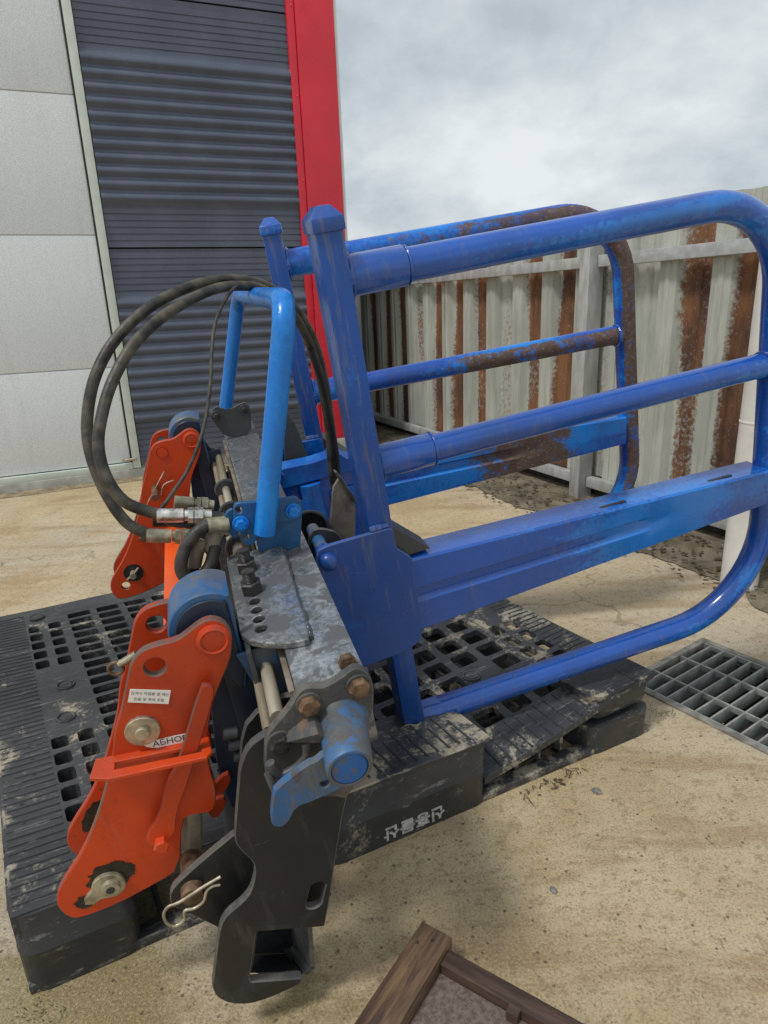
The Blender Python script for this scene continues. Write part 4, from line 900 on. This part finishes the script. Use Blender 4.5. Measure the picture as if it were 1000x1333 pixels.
# ---- hoses
def hose(name, pts, r, mat, sub=8): return MB().tube(pts, r, 14, sub=sub).build(name, mat, grab, 70)
hose('hydraulic_hose', [(-.341,-.03,.572),(-.38,-.03,.603),(-.396,-.02,.641),(-.397,0,.683),(-.383,.02,.721),(-.354,.05,.767),(-.309,.09,.81),(-.249,.14,.839),(-.18,.2,.854),(-.127,.25,.85),(-.078,.29,.831),(-.037,.32,.787),(-.008,.35,.721),(.007,.38,.629),(.007,.4,.507),(-.002,.41,.413),(-.002,.42,.36)], .0088, 'rubber_dusty')
hose('hydraulic_hose', [(-.366,0,.531),(-.396,.01,.558),(-.414,.03,.608),(-.419,.05,.667),(-.41,.07,.715),(-.382,.09,.771),(-.338,.12,.817),(-.272,.16,.852),(-.192,.22,.867),(-.123,.27,.859),(-.067,.31,.833),(-.021,.34,.782),(.007,.37,.712),(.019,.4,.623),(.017,.42,.499),(.008,.43,.403),(.006,.44,.36)], .0088, 'rubber_dusty')
hose('signal_cable', [(-.03,.34,.79),(-.075,.3,.838),(-.114,.26,.852),(-.144,.22,.845),(-.18,.18,.81),(-.201,.14,.768),(-.218,.1,.721),(-.248,.06,.66),(-.285,.03,.613),(-.32,0,.587),(-.343,-.012,.567),(-.33,-.02,.548),(-.29,-.02,.535),(-.25,-.02,.53)], .0030, 'rubber')
hose('hydraulic_hose', [(-.002, .40, .36), (.010, .39, .45), (.008, .37, .60), (-.005, .35, .70)], .008, 'rubber_black')
def fitting(a, b, mats=('bright_zinc', 'old_zinc')):
    a, b = Vector(a), Vector(b); d = b-a; f = MB(); f.tube([a, a+d*.48], .0112, 18); f.tube([a+d*.50, a+d*.56], .009, 14); o = f.build('hose_ferrule', mats[0], grab, 40)
    h = MB(); h.tube([a+d*.56, a+d*.66], .0122, 6); h.tube([a+d*.68, a+d*.84], .0128, 6); h.tube([a+d*.84, a+d*.87, a+d], [.0108, .009, .009], 14); h.build('hose_nut', mats[1], o, 30)
fitting((-.345, -.03, .572), (-.268, -.03, .551), ('bright_zinc', 'bright_zinc')); fitting((-.373, 0, .533), (-.300, 0, .508), ('old_zinc', 'old_zinc'))
fitting((-.325, .075, .548), (-.265, .075, .525), ('old_zinc', 'old_zinc'))
hose('return_hose', [(-.252,-.05,.541),(-.275,-.055,.546),(-.3,-.06,.538),(-.321,-.065,.517),(-.331,-.07,.493),(-.325,-.07,.474),(-.307,-.065,.471),(-.289,-.06,.484),(-.278,-.055,.505),(-.279,-.05,.517)], .0098, 'rubber')
MB().tube([(-.278, -.056, .546), (-.248, -.048, .539)], .0118, 16).build('hose_ferrule', 'old_zinc', grab, 40)
hose('return_hose', [(-.303,-.045,.505),(-.316,-.048,.48),(-.332,-.05,.443),(-.343,-.05,.418),(-.35,-.05,.37)], .0098, 'rubber_black')
hose('return_hose', [(-.276,-.04,.50),(-.285,-.04,.482),(-.299,-.04,.427),(-.305,-.04,.37)], .0098, 'rubber_black')
for a, b in (((-.314,-.047,.484), (-.292,-.045,.522)), ((-.281,-.05,.502), (-.271,-.045,.524))): MB().tube([a, (Vector(a)+Vector(b))*.5+Vector((0, -.002, .004)), b], .0118, 16, sub=4).build('hose_ferrule', 'tan_steel', grab, 40)
MB().tube([(-.36, .03, .545), (-.26, .03, .517)], .0125, 16).build('valve_body', 'rubber_black', grab, 40)
MB().box((-.30, -.012, .50), (-.25, .05, .52)).build('valve_block', 'slate_paint', grab, bevel=.003)
MB().box((-.236, -.02, .44), (-.226, .04, .50)).build('valve_bracket', 'tan_steel', grab, bevel=.001)
for i in range(4): MB().cyl((-.275+.012*i, -.04, .520), (-.275+.012*i, .0, .520), .006, 10).build('valve_port', 'old_zinc', grab)
# ================================================================== SMALL THINGS
# timber-framed board lying at the camera's feet (seen from above)
BO = Vector((.033, .775, 0)); Zb = .05
e1 = Vector((-.095, -.150, 0)).normalized(); e2 = Vector((.2, -.145, 0)).normalized()
bd = empty('timber_board', mat=frame(BO+Vector((0, 0, Zb)), e1, e2, (0, 0, 1))); tag(bd, 'dark stained timber frame with brown hardboard panel on the concrete', 'timber board')
m = MB().box((0, 0, -.046), (.42, .052, .012)); m.build('frame_plank', 'warm_wood', bd, bevel=.003)
m = MB().box((.012, .0525, -.046), (.040, .56, .002)); m.build('frame_batten', 'dark_wood', bd, bevel=.003)
MB().box((.0405, .0525, -.03), (.42, .56, -.014)).build('hardboard_panel', 'hardboard', bd, bevel=.001)
MB().box((.03, .16, -.0138), (.052, .176, .0026)).build('corner_chip', 'dark_wood', bd)
for x_, y_ in ((.02, .03), (.035, .012), (.13, .11)): MB().cyl((x_, y_, -.02), (x_, y_, .0125 if y_ < .05 else -.0125), .0028, 8).build('nail_head', 'bolt_dark', bd)
# loose stones
def rock(name, loc, r, label, mat='stone'):
    bm = bmesh.new(); bmesh.ops.create_icosphere(bm, subdivisions=2, radius=1)
    sd_ = random.uniform(0, 50)
    for v_ in bm.verts:
        q = 1+.35*noise.noise(v_.co*1.4+Vector((sd_, 0, 0))); v_.co = Vector((v_.co.x*q*r, v_.co.y*q*r*.8, v_.co.z*q*r*.55))
    me = bpy.data.meshes.new(name); bm.to_mesh(me); bm.free(); o = link(name, me, mat, None, 30); o.location = (loc[0], loc[1], r*.35); o.rotation_euler = (0, 0, random.uniform(0, 6)); return tag(o, label, 'stone', 'loose stones on the concrete')
rock('stone', (.409, 1.105), .010, 'small grey stone on the concrete in front of the broken pallet corner')
rock('stone', (.262, .874), .007, 'tiny dark chip on bare concrete above the timber board')
rock('stone', (1.04, 2.42), .014, 'dark stone at the broken slab edge left of the white pipe')
# twigs and dead leaves by the pallet
m = MB()
for i in range(34):
    t = random.random(); p = PA+PD*(.885+.17*t)+PN*(-.012-.03*random.random()); a = random.uniform(0, 6.28); l = random.uniform(.003, .012)*(1.8 if i % 3 else 1)
    if i % 3: m.tube([p+Vector((0, 0, .003)), p+Vector((l*math.cos(a), l*math.sin(a), .004+.006*random.random()))], .0009, 4)
    else: m.box((-l*.5, -l*.25, 0), (l*.5, l*.25, .0006), Matrix.Translation(p+Vector((0, 0, .003))) @ Matrix.Rotation(a, 4, 'Z') @ Matrix.Rotation(random.uniform(-.6, .6), 4, 'Y'))
tag(m.build('twig_litter', 'twig', None, 0), 'dark twigs and dead leaves beside the pallet runner', 'litter', kind='stuff')
m = MB()
for i in range(900):
    s = random.uniform(-1.2, 2.4); o_ = random.uniform(-.42, -.02); p = fpt(s, o_, .018); a = random.uniform(0, 6.28); l = random.uniform(.004, .013)
    m.box((-l, -l*.45, 0), (l, l*.45, .0012), Matrix.Translation(p) @ Matrix.Rotation(a, 4, 'Z') @ Matrix.Rotation(random.uniform(-.6, .6), 4, 'X'))
tag(m.build('leaf_litter', 'leaf_brown', None, 0), 'brown leaf litter on the soil along the fence', 'litter', kind='stuff')
m = MB()
for (cx, cy, n, sp) in ((.655, 1.36, 90, .018), (-.52, .70, 60, .03), (-.30, .86, 40, .03), (-.60, .9, 60, .03)):
    for i in range(n):
        x, y = random.gauss(cx, sp), random.gauss(cy, sp*.7); a = random.uniform(0, 6.28); l = random.uniform(.003, .008)
        m.add([(x, y, 0), (x+.0015*math.cos(a), y+.0015*math.sin(a), 0), (x+l*math.cos(a+1.2), y+l*math.sin(a+1.2), l*.7)], [(0, 1, 2)])
tag(m.build('moss_tufts', 'weed', None, 0), 'tiny moss tufts on the damp concrete', 'moss', kind='stuff')
m = MB()
for i in range(1500):
    x, y = random.uniform(-1.6, 1.8), random.uniform(.5, 3.6); r = random.uniform(.0008, .0026)
    q = (PA-Vector((x, y, 0))); xx, yy = -q.dot(PD), -q.dot(PN)
    if 0 < xx < PL and 0 < yy < PW: continue
    a = random.uniform(0, 6.28); pts_ = [(x+r*math.cos(a+k_*1.57)*random.uniform(.7, 1.3), y+r*math.sin(a+k_*1.57)*random.uniform(.7, 1.3), 0) for k_ in range(4)]
    m.add(pts_+[(x, y, r*.9)], [(0, 1, 4), (1, 2, 4), (2, 3, 4), (3, 0, 4)])
tag(m.build('grit', 'stone', None, 0), 'loose grit scattered over the concrete yard', 'grit', kind='stuff')
